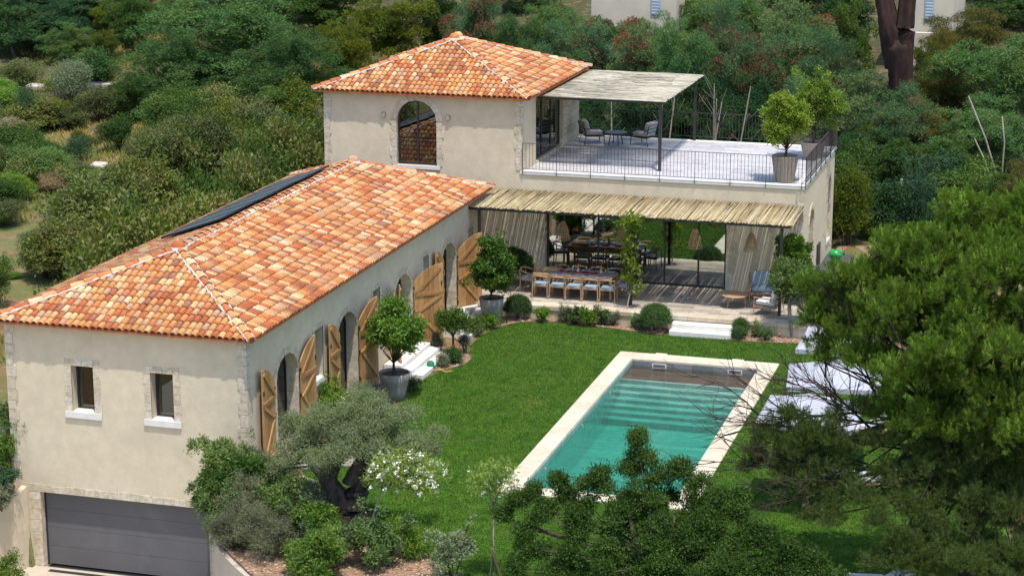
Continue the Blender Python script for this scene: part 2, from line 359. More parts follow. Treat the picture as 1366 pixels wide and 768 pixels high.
def foliage(name, clumps, ntw, per, ll, lw, m, parent=None, seed=1, spread=.12, up=.25, fan=.6, droop=0., inner=.55, jit=.3):
    rng = np.random.default_rng(seed); P, D = twigs(rng, clumps, ntw, up, inner)
    P = np.repeat(P, per, 0); D = np.repeat(D, per, 0); n = len(P)
    P = P+D*rng.random((n, 1))*spread*1.6+rng.normal(size=(n, 3))*spread*.45
    O = D
    D = unit(D*.55+rng.normal(size=(n, 3))*fan*1.15+np.array([0, 0, -droop]))
    return link(name, leafmesh(name, P, D, ll*(1-jit+2*jit*rng.random(n)), lw*(1-jit+2*jit*rng.random(n)), seed, unit(O+np.array([0, 0, .25]))), m, parent)
def clumps_of(rng, c, r, n, cr, shell=.72, flat=1.):
    out_ = []
    for i in range(n):
        d = Vector((rng.gauss(0, 1), rng.gauss(0, 1), rng.gauss(0, 1))).normalized()*(shell*(rng.random()**.45))
        q = cr*rng.uniform(.7, 1.25)
        out_.append((c[0]+d.x*r[0], c[1]+d.y*r[1], c[2]+d.z*r[2], q, q, q*flat))
    return out_
def limbs(mb, base, clumps, r0, fork, rng, n=8, k=14):
    """trunk to the fork point, then tapered limbs into the clumps"""
    base = Vector(base); fork = Vector(fork)
    m1 = base.lerp(fork, .5)+Vector((rng.uniform(-.1, .1), rng.uniform(-.1, .1), 0))*(fork-base).length*.25
    mb.tube([base-Vector((0, 0, .15)), base+Vector((0, 0, .08)), m1, fork], [r0*1.35, r0*1.12, r0*.85, r0*.68], n)
    for c in rng.sample(clumps, min(k, len(clumps))):
        e = Vector(c[:3]); mid = fork.lerp(e, .5)+Vector((rng.uniform(-1, 1), rng.uniform(-1, 1), rng.uniform(-.5, .3)))*(e-fork).length*.12
        mb.tube([fork-Vector((0, 0, r0*.3)), mid, e], [r0*.45, r0*.24, r0*.08], 5)
    return mb

# ------------------------------------------------------------ world, sun, camera
SX, SY = .19, .26                    # horizontal run of a shadow per metre of height (towards -x, +y)
EL = math.atan(1/math.hypot(SX, SY))
sun_dir = Vector((SX, -SY, 1)).normalized()
w = bpy.data.worlds.new("World"); sc.world = w; w.use_nodes = True
nt = w.node_tree; nt.nodes.clear()
sky = nt.nodes.new('ShaderNodeTexSky'); sky.sky_type = 'NISHITA'; sky.sun_disc = False
sky.sun_elevation = EL; sky.sun_rotation = math.atan2(sun_dir.x, sun_dir.y); sky.air_density = 1.; sky.dust_density = 1.2
bg = nt.nodes.new('ShaderNodeBackground'); bg.inputs[1].default_value = .15
wo = nt.nodes.new('ShaderNodeOutputWorld'); nt.links.new(sky.outputs[0], bg.inputs[0]); nt.links.new(bg.outputs[0], wo.inputs[0])
sl = bpy.data.lights.new('sun', 'SUN'); sl.energy = 2.7; sl.angle = R(.53); sl.color = (1, .955, .88)
so = bpy.data.objects.new('sun', sl); C.objects.link(so); so.rotation_euler = sun_dir.to_track_quat('Z', 'Y').to_euler(); so.location = (0, 0, 60)
cam = bpy.data.cameras.new('camera'); cam.sensor_width = 36; cam.lens = FOC/1366*36; cam.clip_end = 3000; cam.clip_start = .5
co = bpy.data.objects.new('camera', cam); C.objects.link(co); co.location = (0, 0, CAMH)
co.rotation_euler = (math.pi/2-PITCH, 0, HEAD); sc.camera = co
sc.view_settings.view_transform = 'Standard'; sc.view_settings.look = 'None'; sc.view_settings.exposure = 0.78; sc.view_settings.gamma = 1
sc.render.engine = 'CYCLES'; sc.cycles.max_bounces = 7; sc.cycles.transparent_max_bounces = 12; sc.cycles.caustics_reflective = False; sc.cycles.caustics_refractive = False
sc.cycles.use_denoising = True; sc.cycles.sample_clamp_indirect = 6

# ------------------------------------------------------------ ground
POOL = (-13.79, -8.91, 45.62, 58.8)          # outer edge of the coping
BAS = (-13.25, -9.45, 46.15, 58.06)          # inner basin
def sstep(a, b, x):
    t = max(0., min(1., (x-a)/(b-a))); return t*t*(3-2*t)
def gz(x, y):
    z = 0.
    far = max(0, y-76); z += .055*far+.0006*far*min(far, 60)*.5
    z += 1.6*sstep(74, 84, y)*sstep(-12, -6, x)*.6+.35*sstep(68, 73, y)*sstep(-9.6, -8.8, x)*(1-sstep(74, 80, y))
    z += .25*math.sin(x*.31+1)*math.sin(y*.23)*sstep(-28, -34, x)
    # planted bank left of the garage ramp slopes to the ramp
    if x < -26.9 and y < 46: z -= 1.1*sstep(46, 42, y)*sstep(-30, -27, x)
    return z
def ramp_edge(y):                            # right-hand edge of the ramp
    d = max(0., 44.6-y); return -20.95+.46*d+.12*max(0., d-3)**2
def ramp_left(y): return -26.15-.12*(44.6-y)-.02*(44.6-y)**2 if y < 44.6 else -26.15
def gz2(x, y):
    if y < 44.7 and ramp_left(y)-.62 < x < ramp_edge(y)+.55: return -2.95
    if BAS[0]-.2 < x < BAS[1]+.2 and BAS[2]-.2 < y < BAS[3]+.2: return -2.4
    if -26.3 < x < -20.1 and 44.7 <= y < 64: return -3.2
    return gz(x, y)
def lin(a, b, s): return list(np.arange(a, b, s))
xs = sorted(set([round(v, 3) for v in lin(-420, -60, 15)+lin(-60, -32, 1.5)+lin(-32, -4, .4)+lin(-4, 20, 2)+lin(20, 400, 20)]))
ys = sorted(set([round(v, 3) for v in lin(-60, 30, 10)+lin(30, 68, .4)+lin(68, 140, 2)+lin(140, 500, 15)]))
vs = [(x, y, gz2(x, y)-(.02)) for y in ys for x in xs]; nx = len(xs)
fs = [(j*nx+i, j*nx+i+1, (j+1)*nx+i+1, (j+1)*nx+i) for j in range(len(ys)-1) for i in range(nx-1)]
gm = bpy.data.materials.new('scrub_ground'); nt = nodes(gm); g = geo(nt); pos = g.outputs['Position']
c = mixc(nt, ramp(nt, noise(nt, pos, .35, 6, .65), [(.42, (0, 0, 0)), (.56, (1, 1, 1))]), (.25, .135, .075), (.15, .15, .055))
c = mixc(nt, ramp(nt, noise(nt, pos, .13, 5, .6, .4), [(.50, (0, 0, 0)), (.62, (1, 1, 1))]), c, (.10, .135, .035))
sx_ = nt.nodes.new('ShaderNodeSeparateXYZ'); nt.links.new(pos, sx_.inputs[0])
def gate(sock, a, b):
    m_ = nt.nodes.new('ShaderNodeMapRange'); m_.inputs[1].default_value = a; m_.inputs[2].default_value = b; nt.links.new(sock, m_.inputs[0]); return m_.outputs[0]
mx_ = nt.nodes.new('ShaderNodeMath'); mx_.operation = 'MAXIMUM'; nt.links.new(gate(sx_.outputs[1], 92, 104), mx_.inputs[0])
m2_ = nt.nodes.new('ShaderNodeMath'); m2_.operation = 'MULTIPLY'; nt.links.new(gate(sx_.outputs[0], -33, -29), m2_.inputs[0]); nt.links.new(gate(sx_.outputs[1], 73, 76), m2_.inputs[1]); nt.links.new(m2_.outputs[0], mx_.inputs[1])
c = mixc(nt, mx_.outputs[0], c, mixc(nt, noise(nt, pos, .8, 5, .6), (.045, .06, .02), (.10, .085, .045)))
c = mixc(nt, ramp(nt, noise(nt, pos, 1.7, 6, .7), [(.5, (0, 0, 0)), (.75, (.7, .7, .7))]), c, (.32, .23, .14))
out(nt, principled(nt, c, .97, .1, 0, bump(nt, noise(nt, pos, 6, 6, .7), 1., .08)).outputs[0])
ground = MB().add(vs, fs).obj('ground', gm, fix=False, smooth=True); tag(ground, kind='structure')

# lawn
lawn_px = [(533, 540), (566, 505), (582, 497), (600, 493), (620, 486), (629, 476), (626, 462), (640, 450), (657, 438), (672, 433), (693, 429.5), (746.6, 430), (790, 434), (830, 439.5), (891, 447.5), (970, 453), (1002, 455), (1062, 458)]
LP = [(p.x, p.y) for p in (atZ(*q) for q in lawn_px)]
LP += [(-7.5, 61.2), (-5.2, 60.6), (-3.2, 58), (-1.8, 52), (-1.6, 46), (-2, 42), (-3, 36), (-6, 30), (-12, 30), (-12.6, 37)]
LP += [(p.x, p.y) for p in (atZ(*q) for q in ((590, 775), (561, 737), (535, 722), (512, 705), (480, 690), (440, 672), (411, 648)))]
LP += [(-19.2, 46.2), (-19.25, 48.5), (-18.95, 50.2), (-18.6, 51.3)]
hole = [(POOL[0]+.03, POOL[2]+.03), (POOL[1]-.03, POOL[2]+.03), (POOL[1]-.03, POOL[3]-.03), (POOL[0]+.03, POOL[3]-.03)]
lm = bpy.data.materials.new('lawn_turf'); nt = nodes(lm); g = geo(nt); pos = g.outputs['Position']
c = mixc(nt, ramp(nt, noise(nt, pos, 1.3, 5, .6), [(.35, (0, 0, 0)), (.65, (1, 1, 1))]), (.045, .125, .010), (.085, .175, .014))
c = mixc(nt, ramp(nt, noise(nt, pos, .5, 4, .6, .5), [(.58, (0, 0, 0)), (.75, (.8, .8, .8))]), c, (.14, .17, .03))
out(nt, principled(nt, c, .95, .1, 0, bump(nt, noise(nt, pos, 60, 4, .7), .8, .03)).outputs[0])
panel([LP, hole], .06, lambda u, v, d: (u, v, -d)).obj('lawn', lm); tag(bpy.data.objects['lawn'], kind='structure')
def inpoly(x, y, poly):
    ins = np.zeros(len(x), bool); j = len(poly)-1
    for i in range(len(poly)):
        xi, yi = poly[i]; xj, yj = poly[j]
        ins ^= ((yi > y) != (yj > y)) & (x < (xj-xi)*(y-yi)/(yj-yi+1e-12)+xi); j = i
    return ins
rng = np.random.default_rng(5); n = 700000
gx = rng.uniform(-19.4, -1.7, n); gy = rng.uniform(36, 62, n)
edge = rng.normal(size=(2, n))*.03
ok = inpoly(gx+edge[0], gy+edge[1], LP) & ~((gx > POOL[0]-.02) & (gx < POOL[1]+.02) & (gy > POOL[2]-.02) & (gy < POOL[3]+.02))
gx, gy = gx[ok], gy[ok]; n = len(gx)
P = np.stack([gx, gy, np.zeros(n)-.002], 1); D = unit(np.stack([rng.normal(size=n)*.55, rng.normal(size=n)*.55, np.ones(n)], 1))
gr = bpy.data.materials.new('grass_blade'); nt = nodes(gr); g = geo(nt); pos = g.outputs['Position']
c = mixc(nt, g.outputs['Random Per Island'], (.052, .114, .013), (.083, .153, .021))
c = mixc(nt, ramp(nt, noise(nt, scaled(nt, pos, (1.7, 1., 1)), 2.2, 6, .65, .8), [(.44, (0, 0, 0)), (.66, (.8, .8, .8))]), c, (.135, .185, .060))
c = mixc(nt, ramp(nt, noise(nt, pos, .45, 5, .65, .6), [(.56, (0, 0, 0)), (.76, (.6, .6, .6))]), c, (.17, .20, .06))
c = mixc(nt, ramp(nt, noise(nt, pos, 2.6, 4, .6), [(.34, (.8, .8, .8)), (.50, (0, 0, 0))]), c, (.026, .085, .006))
p = principled(nt, c, .7, .2); t = nt.nodes.new('ShaderNodeBsdfTranslucent'); nt.links.new(c, t.inputs[0])
x = nt.nodes.new('ShaderNodeMixShader'); x.inputs[0].default_value = .3; nt.links.new(p.outputs[0], x.inputs[1]); nt.links.new(t.outputs[0], x.inputs[2]); out(nt, x.outputs[0])
tag(link('grass', leafmesh('grass', P, D, rng.uniform(.025, .055, n), rng.uniform(.010, .018, n), 3), gr), kind='stuff')

# mulch beds
def bed(name, pts, z=.006, chips=0, seed=1, h=.05):
    tag(panel([pts], h, lambda u, v, d: (u, v, z+h*.4-d)).obj(name, M['mulch']), kind='structure')
    return pts
bed_front = [(-18.45, 60.2), (-17.7, 61.35), (-16.5, 61.7), (-14.36, 61.33), (-13.0, 61.05), (-12.95, 61.9), (-19.8, 61.9), (-19.8, 60.2)]
bed_right = [(-10.85, 61.05), (-10.1, 61.1), (-8.7, 61.25), (-7.3, 61.15), (-5.2, 60.5), (-4.9, 62.5), (-7, 66), (-8.3, 66.0), (-8.45, 61.9), (-10.85, 61.9)]
bed_wing = [(-19.85, 57.3), (-18.6, 57.35), (-17.95, 56.9), (-17.88, 56.2), (-18.2, 55.5), (-18.6, 55.1), (-18.75, 55.3), (-18.75, 57.2)]
bed_wing = [(-19.85, 57.2), (-18.9, 57.5), (-18.25, 57.35), (-17.93, 56.75), (-17.95, 56.1), (-18.3, 55.5), (-18.75, 55.0), (-18.75, 57.05), (-19.85, 57.05)]
bed_olive = [(-20.85, 44.55), (-19.85, 44.55), (-19.85, 50.0), (-19.2, 50.0), (-19.3, 46.2), (-18.5, 45.0), (-17.1, 43.8), (-15.5, 42.5), (-14.3, 41.4), (-13.2, 40.0), (-12.9, 38.6), (ramp_edge(37.5)+.1, 37.5), (ramp_edge(38.2)+.1, 38.2), (ramp_edge(39)+.1, 39), (ramp_edge(40)+.1, 40), (ramp_edge(41)+.1, 41), (ramp_edge(42)+.1, 42), (ramp_edge(43.3)+.1, 43.3)]
bed_back = [(-9.2, 74), (-6.5, 74.4), (-5.5, 71), (-8.6, 69.2), (-9.2, 69.2)]
beds = [bed('planting_bed', bed_front), bed('planting_bed', bed_right), bed('planting_bed', bed_wing), bed('planting_bed', bed_olive)]
bb = panel([bed_back], .06, lambda u, v, d: (u, v, gz(u, v)+.12-d)).obj('planting_bed', M['mulch']); tag(bb, kind='structure')
# loose chips
mb = MB(); rg = random.Random(3)
for pl in beds:
    xs_ = [p[0] for p in pl]; ys_ = [p[1] for p in pl]; A = (max(xs_)-min(xs_))*(max(ys_)-min(ys_))
    N = int(A*110); X = np.array([rg.uniform(min(xs_), max(xs_)) for _ in range(N)]); Y = np.array([rg.uniform(min(ys_), max(ys_)) for _ in range(N)])
    k = inpoly(X, Y, pl)
    for x_, y_ in zip(X[k], Y[k]):
        r_ = Matrix.Rotation(rg.uniform(0, 6.3), 3, 'Z') @ Matrix.Rotation(rg.uniform(-.6, .6), 3, 'X')
        mb.box((x_, y_, .035), (rg.uniform(.04, .1), rg.uniform(.02, .045), .012), r_)
tag(mb.obj('bark_chips', M['chip'], fix=False), kind='stuff')

# driveway
dm = panel([[(-30, 20), (-6, 20), (ramp_edge(37)+.3, 36), (ramp_edge(37), 37), (ramp_edge(38), 38), (ramp_edge(39), 39), (ramp_edge(40), 40), (ramp_edge(41.5), 41.5), (ramp_edge(43), 43), (-20.95, 44.58), (-26.15, 44.58), (ramp_left(42), 42), (ramp_left(40), 40), (ramp_left(36), 36), (-30, 30)]], .1, lambda u, v, d: (u, v, -2.88-d))
tag(dm.obj('driveway', M['concrete']), kind='structure')
mb = MB().bx(-25.5, -21.0, 44.28, 44.42, -2.876, -2.868)
dr = mb.obj('drain_channel', M['groove']); tag(dr, 'dark narrow drain grating across the concrete in front of the garage door', 'drain')

# ------------------------------------------------------------ roofs
PITCHR = .356
def tile_field(origin, u, s, Lu, Ls, clips, rng, pitch=.182, expo=.30, seg=5, only_cover=False):
    """canal tiles on one roof face. origin = eave corner, u along the eave, s up the slope (unit)."""
    nrm = u.cross(s).normalized()
    if nrm.z < 0: nrm = -nrm
    cov, pan = bmesh.new(), bmesh.new()
    nc = int(Lu/pitch)+2; nr = int(Ls/expo)+2
    for r_ in range(nr):
        for c_ in range(nc):
            for bmx, off, sgn, ra, rb in ((cov, 0, 1, .083, .070), (pan, .5, -1, .074, .083)):
                uu = (c_+off)*pitch+rng.uniform(-.008, .008)+.012*math.sin(r_*.9+c_*.13); v0 = r_*expo-.04+rng.uniform(-.012, .012)+((.07 if sgn < 0 else .045) if r_ == 0 else 0); ln = expo+.07
                lift0 = .040 if sgn > 0 else .032; lift1 = .016 if sgn > 0 else .012
                ring = []
                for vv, rad, lf in ((v0, ra, lift0), (v0+ln, rb, lift1)):
                    pr = []
                    for k in range(seg+1):
                        a = math.pi*k/seg
                        p = origin+u*(uu+rad*math.cos(a))+s*vv+nrm*(lf+sgn*rad*.82*math.sin(a)+(.0 if sgn > 0 else .05))
                        pr.append(bmx.verts.new(p))
                    ring.append(pr)
                for k in range(seg):
                    f = bmx.faces.new((ring[0][k], ring[0][k+1], ring[1][k+1], ring[1][k])); f.smooth = True
                # tile lip thickness at the lower end
                if sgn > 0:
                    low = [bmx.verts.new(origin+u*(uu+(ra-.014)*math.cos(math.pi*k/seg))+s*(v0+.002)+nrm*(lift0+(ra-.014)*.82*math.sin(math.pi*k/seg)-.002)) for k in range(seg+1)]
                    for k in range(seg): bmx.faces.new((ring[0][k], low[k], low[k+1], ring[0][k+1]))
    for bmx in (cov, pan):
        for pc, pn in clips:
            g_ = bmx.verts[:]+bmx.edges[:]+bmx.faces[:]
            bmesh.ops.bisect_plane(bmx, geom=g_, plane_co=pc, plane_no=pn, clear_outer=True)
    return cov, pan
def hip_roof(parent, x0, x1, y0, y1, ze, seed, panels_cut=None, ridge_len=None):
    rng = random.Random(seed); hw = (x1-x0)/2; xm = (x0+x1)/2; zr = ze+hw*PITCHR
    ya, yb = y0+hw, y1-hw
    if ya > yb: ya = yb = (y0+y1)/2
    A = Vector((xm, ya, zr)); B = Vector((xm, yb, zr))
    cs = [Vector((x0, y0, ze)), Vector((x1, y0, ze)), Vector((x1, y1, ze)), Vector((x0, y1, ze))]
    coverm, panm = bpy.data.meshes.new('tiles'), bpy.data.meshes.new('pans'); CB, PB = bmesh.new(), bmesh.new()
    def face(c0, c1, top0, top1):
        u = (c1-c0).normalized(); mid = (c0+c1)/2; tm = (top0+top1)/2
        s = tm-c0; s = (s-u*s.dot(u)); Ls = s.length; s.normalize()
        n1 = (top0-c0).normalized(); n2 = (top1-c1).normalized()
        pl1 = n1.cross(Vector((0, 0, 1))).normalized(); pl2 = n2.cross(Vector((0, 0, 1))).normalized()
        if pl1.dot(mid-c0) > 0: pl1 = -pl1
        if pl2.dot(mid-c1) > 0: pl2 = -pl2
        topn = Vector((s.x, s.y, 0)).normalized()
        cov, pan = tile_field(c0, u, s, (c1-c0).length, Ls, [(c0, pl1), (c1, pl2), (tm, topn)], rng)
        for a, b in ((cov, CB), (pan, PB)):
            t = bpy.data.meshes.new('t'); a.to_mesh(t); b.from_mesh(t); a.free(); bpy.data.meshes.remove(t)
    face(cs[0], cs[1], A, A); face(cs[1], cs[2], A, B); face(cs[2], cs[3], B, B); face(cs[3], cs[0], B, A)
    me = bpy.data.meshes.new('roof_tiles'); CB.to_mesh(me); CB.free(); rt = link('roof_tiles', me, M['tile'], parent)
    me = bpy.data.meshes.new('roof_underlay'); PB.to_mesh(me); PB.free(); link('pan_tiles', me, M['pan'], rt)
    # solid deck under the tiles
    dn = Vector((0, 0, .0)); t2 = Vector((0, 0, -.045))
    i = .012; q_ = i*PITCHR; ins = [Vector((i, i, q_)), Vector((-i, i, q_)), Vector((-i, -i, q_)), Vector((i, -i, q_))]
    V = [c_+k for c_, k in zip(cs, ins)]
    vs = [v+dn for v in V]+[A+dn, B+dn]+[v+t2 for v in V]
    MB().add(vs, [(0, 1, 4), (1, 2, 5, 4), (2, 3, 5), (3, 0, 4, 5), (0, 6, 7, 1), (1, 7, 8, 2), (2, 8, 9, 3), (3, 9, 6, 0), (9, 8, 7, 6)]).obj('roof_deck', M['pan'], rt)
    # hip / ridge capping and mortar
    cap, mo = MB(), MB()
    lines = [(cs[0], A), (cs[1], A), (cs[2], B), (cs[3], B)]+([(A, B)] if (B-A).length > .3 else [])
    for a, b in lines:
        d = (b-a); L = d.length; d.normalize(); side = d.cross(Vector((0, 0, 1))).normalized(); nu = side.cross(d).normalized(); k = 0.
        while k < L-.05:
            ln = min(.40, L-k+.08)+.05; pr = []
            j1 = rng.uniform(-.008, .008)
            for q, rad, lf in ((k-.04, .112, .066), (k-.04+ln, .092, .045)):
                p = a+d*q
                pr.append([p+side*(math.cos(math.pi*m_/7)*rad+j1)+nu*(lf+math.sin(math.pi*m_/7)*rad*.9) for m_ in range(8)])
            cap.add(pr[0]+pr[1], [(m_, m_+1, m_+9, m_+8) for m_ in range(7)]); k += .38
        for sd in (-1, 1):
            n_ = int(L/.11); pts = [a+d*(L*i_/n_)+side*sd*(.105+rng.uniform(-.02, .025))+nu*(.055+rng.uniform(-.016, .016)) for i_ in range(n_+1)]
            mo.tube(pts, [.026*rng.uniform(.5, 1.5) for _ in pts], 6)
    for P_ in {tuple(A), tuple(B)}:
        cap.lathe([(.0, .27), (.10, .25), (.17, .17), (.19, .06), (.19, 0)], 12, P_)
        mo.lathe([(.20, .10), (.24, .05), (.24, -.02)], 12, P_)
    co_ = cap.obj('ridge_tiles', M['tile'], rt, smooth=True, fix=False); mo.obj('ridge_mortar', M['hipmortar'], rt, smooth=True)
    return rt

# ------------------------------------------------------------ doors and windows
def framed_glass(parent, fr, outline, mull, name='window', sash=.06, d0=.0, glass='glass', kind_frame='darkmetal', curtain=None):
    """recessed glazing: frame ring following the outline, mullions at the given u, one glass pane"""
    us = [p[0] for p in outline]; vs_ = [p[1] for p in outline]; cu, cv = (min(us)+max(us))/2, (min(vs_)+max(vs_))/2
    hu, hv = (max(us)-min(us))/2, (max(vs_)-min(vs_))/2
    inner = [(cu+(u-cu)*(hu-sash)/hu, cv+(v-cv)*(hv-sash)/hv) for u, v in outline]
    fo = panel([outline, inner], .06, lambda u, v, d: fr(u, v, d0+d))
    for m_ in mull:
        top = max(vs_)-sash*.5
        v_, f_ = [], []
        b = MB(); 
        q = [fr(m_-.028, min(vs_)+sash*.5, d0-.004), fr(m_+.028, min(vs_)+sash*.5, d0-.004), fr(m_+.028, top, d0-.004), fr(m_-.028, top, d0-.004)]
        q += [fr(m_-.028, min(vs_)+sash*.5, d0+.05), fr(m_+.028, min(vs_)+sash*.5, d0+.05), fr(m_+.028, top, d0+.05), fr(m_-.028, top, d0+.05)]
        fo.add(q, [(0, 1, 2, 3), (7, 6, 5, 4), (0, 4, 5, 1), (1, 5, 6, 2), (2, 6, 7, 3), (3, 7, 4, 0)])
    w_ = fo.obj(name, M[kind_frame], parent)
    panel([inner], .01, lambda u, v, d: fr(u, v, d0+.025+d)).obj('pane', M[glass], w_)
    return w_
def shutter(parent, Yh, ang, side, h0, hh, hf, wd):
    """boarded arched leaf hinged at (wall face, Yh). side=-1 opens towards the camera end, +1 towards the far end.
    hh hinge-side height, hf free-side height."""
    base = Vector((-19.86, Yh, 0)); ca, sa = math.cos(ang), math.sin(ang)
    def fr(u, v, d): return Vector((base.x+.03+sa*u+d*ca, base.y+side*(ca*u-d*sa), v))
    prof = [(0, h0)]; nb = 6; L = []
    def top(u): return hh+(hf-hh)*math.sin(math.pi/2*min(1, u/wd))**.85
    mb = MB()
    for i in range(nb):
        a, b = wd*i/nb+.003, wd*(i+1)/nb-.003
        pts = [(a, h0), (b, h0)]+[(a+(b-a)*k/4, top(a+(b-a)*k/4)) for k in (4, 3, 2, 1, 0)]
        q = panel([pts], .035, fr); mb.add(q.v, q.f)
    o = mb.obj('shutter', M['oak'], parent)
    br = MB()
    def bar(p0, p1, hw):
        a, b = Vector(p0), Vector(p1); t = (b-a).normalized(); n = Vector((-t.y, t.x))*hw
        q = panel([[tuple(a-n), tuple(b-n), tuple(b+n), tuple(a+n)]], .03, lambda u, v, d: fr(u, v, d+.037)); br.add(q.v, q.f)
    m0, m1, m2 = h0+.14, h0+(hh-h0)*.50, h0+(hh-h0)*.80
    bar((.02, m0), (wd-.02, m0), .05); bar((.02, m2), (wd-.02, m2), .05)
    bar((.06, h0+.62*(hh-h0)*.9), (wd-.06, m0+.07), .045); bar((.06, h0+.52*(hh-h0)), (wd-.06, m2-.07), .045); bar((.07, m2+.06), (wd-.08, top(wd-.08)-.12), .045)
    br.obj('brace', M['oak'], o)
    for z in (h0+.35, h0+1.15, h0+1.85): MB().box(fr(.0, z, .02), (.05, .05, .07)).obj('hinge', M['darkmetal'], o)
    MB().box(fr(wd-.05, m2+.3, .05), (.03, .03, .12)).obj('latch', M['darkmetal'], o)
    return o

# ------------------------------------------------------------ garage wing
WX0, WX1, WY0, WY1 = -26.5, -19.9, 44.6, 64.3
wing = thing('house_wing', 'long low plastered wing with hipped clay roof, oak shutters and a grey garage door', 'house', (WX0, WY0, 0))
WI = Vector((-WX0, -WY0, 0))                       # helper: children are built in world space
def world_child(o, root):                          # keep world coordinates while parenting
    o.matrix_parent_inverse = Matrix.Translation(-Vector(root.location)) if root.rotation_euler[2] == 0 else root.matrix_world.inverted(); return o
wing.location = (0, 0, 0); wing.location = (0, 0, 0)
TH = .42
g1 = rect(-24.70, -24.08, 1.42, 2.63); g2 = rect(-22.50, -21.88, 1.40, 2.62); gar = rect(-25.78, -21.05, -2.9, -.84)
front = panel([[(WX0, -3.1), (WX0, 3.66), (WX1, 3.66), (WX1, -3.1)], g1, g2, [(-25.78, -3.0), (-21.05, -3.0), (-21.05, -.84), (-25.78, -.84)]], TH, lambda u, v, d: (u, WY0+d, v))
AR = [(47.15, 1.42), (51.5, 1.5), (56.2, 1.5), (60.6, 1.45)]
SW = [rect(49.08, 49.72, 1.32, 2.72), rect(53.62, 54.2, 1.34, 2.72), rect(58.1, 58.62, 2.22, 2.72), rect(62.7, 63.2, 2.2, 2.65)]
Z0A, ZSA, RSA = .12, 2.05, .58
side_holes = [arch(c_, w_, Z0A, ZSA, RSA) for c_, w_ in AR]+SW
side = panel([[(WY0+TH, -3.1), (WY1, -3.1), (WY1, 3.66), (WY0+TH, 3.66)]]+side_holes, TH, lambda u, v, d: (WX1-d, u, v))
front.add(side.v, side.f)
front.bx(WX0, WX0+TH, WY0+TH, WY1, -3.1, 3.66); front.bx(WX0+TH, WX1-TH, WY1-TH, WY1, -3.1, 3.66)
wall = front.obj('wall', M['plaster'], wing)
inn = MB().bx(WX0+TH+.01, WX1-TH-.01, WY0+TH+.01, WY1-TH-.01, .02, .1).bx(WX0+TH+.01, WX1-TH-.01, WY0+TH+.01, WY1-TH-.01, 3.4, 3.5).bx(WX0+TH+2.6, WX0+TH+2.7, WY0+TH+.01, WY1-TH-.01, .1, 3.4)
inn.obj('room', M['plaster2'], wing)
sf = lambda u, v, d: (WX1+.012-d, u, v); ff = lambda u, v, d: (u, WY0-.012+d, v)
st = MB(); rgs = random.Random(11)
# stone jamb lining inside each reveal
def jamb(mb, c_, w_, z0, zs, rise, x0, x1, rng, s_=(-1, 1)):
    for s in s_:
        z = z0
        while z < zs-.02:
            h = min(rng.uniform(.28, .4), zs-z); a = c_+s*w_/2
            y0_, y1_ = sorted((a-s*.018, a+s*.004)); mb.bx(x0, x1, y0_, y1_, z+.005, z+h-.005); z += h
def sto(parent, fn, *a):
    m_ = MB(); fn(m_, *a); return m_.obj('stone_surround', M['stone'], parent)
for c_, w_ in AR:
    m_ = MB(); arch_stones(m_, c_, w_, Z0A, ZSA, RSA, lambda u, v, d: (WX1+.012-d, u, v), .19, .03, .3, rgs); jamb(m_, c_, w_, Z0A, ZSA, RSA, WX1-.36, WX1+.004, rgs); m_.obj('stone_surround', M['stone'], wing)
def rect_surround(mb, r_, fr, width, rng, sill=True, t=.03):
    (u0, v0), (u1, _), (_, v1), _ = r_
    def q(a, b, c_, d_): 
        P_ = [(a, c_), (b, c_), (b, d_), (a, d_)]
        mb.add([fr(u, v, -.002) for u, v in P_]+[fr(u, v, t) for u, v in P_], [(0, 1, 2, 3), (7, 6, 5, 4), (0, 4, 5, 1), (1, 5, 6, 2), (2, 6, 7, 3), (3, 7, 4, 0)])
    v = v0
    while v < v1-.04:
        h = min(rng.uniform(.18, .28), v1-v)
        for s, a in ((-1, u0), (1, u1)):
            ww = width*rng.uniform(.85, 1.2); q(*sorted((a, a+s*ww)), v+.005, v+h-.005)
        v += h
    u = u0-width
    while u < u1+width-.04:
        h = min(rng.uniform(.22, .32), u1+width-u); q(u+.005, u+h-.005, v1+.005, v1+width*rng.uniform(.85, 1.05)); u += h
for r_ in (g1, g2): sto(wing, rect_surround, r_, ff, .18, rgs)
for r_ in SW: sto(wing, rect_surround, r_, sf, .13, rgs)
st = MB()
v = -2.88                                             # garage door surround
while v < -.86:
    h = min(rgs.uniform(.24, .36), -.86-v); wq = rgs.uniform(.26, .31)
    for a, b in ((-25.78-wq, -25.776), (-21.054, -21.05+.12)): st.bx(a, b, WY0-.014, WY0+.2, v+.005, v+h-.005)
    v += h
u = -26.08
while u < -20.95:
    h = rgs.uniform(.24, .36); st.bx(u+.005, min(u+h, -20.92)-.005, WY0-.014, WY0+.2, -.835, -.835+rgs.uniform(.16, .22)); u += h
st.obj('stone_surround', M['stone'], wing)
def corner(parent, *a):
    m_ = MB(); quoin(m_, *a, rng=rgs); m_.obj('corner_stones', M['stone'], parent)
corner(wing, WX1, WY0, -2.9, 3.62, -1, 1); corner(wing, WX0, WY0, -2.9, 3.62, 1, 1); corner(wing, WX1, WY1, 0, 3.6, -1, -1)
for r_ in (g1, g2):
    mb = MB(); mb.bx(r_[0][0]-.2, r_[1][0]+.2, WY0-.05, WY0+.0-.015, r_[0][1]-.16, r_[0][1]+.0); mb.bx(r_[0][0]+.003, r_[1][0]-.003, WY0-.014, WY0+.3, r_[0][1]-.1, r_[0][1]+.012); mb.obj('window_sill', M['white'], wing)
for r_ in SW[:2]: MB().bx(WX1-.3, WX1+.05, r_[0][0]-.1, r_[1][0]+.1, r_[0][1]-.12, r_[0][1]+.012).obj('window_sill', M['white'], wing)
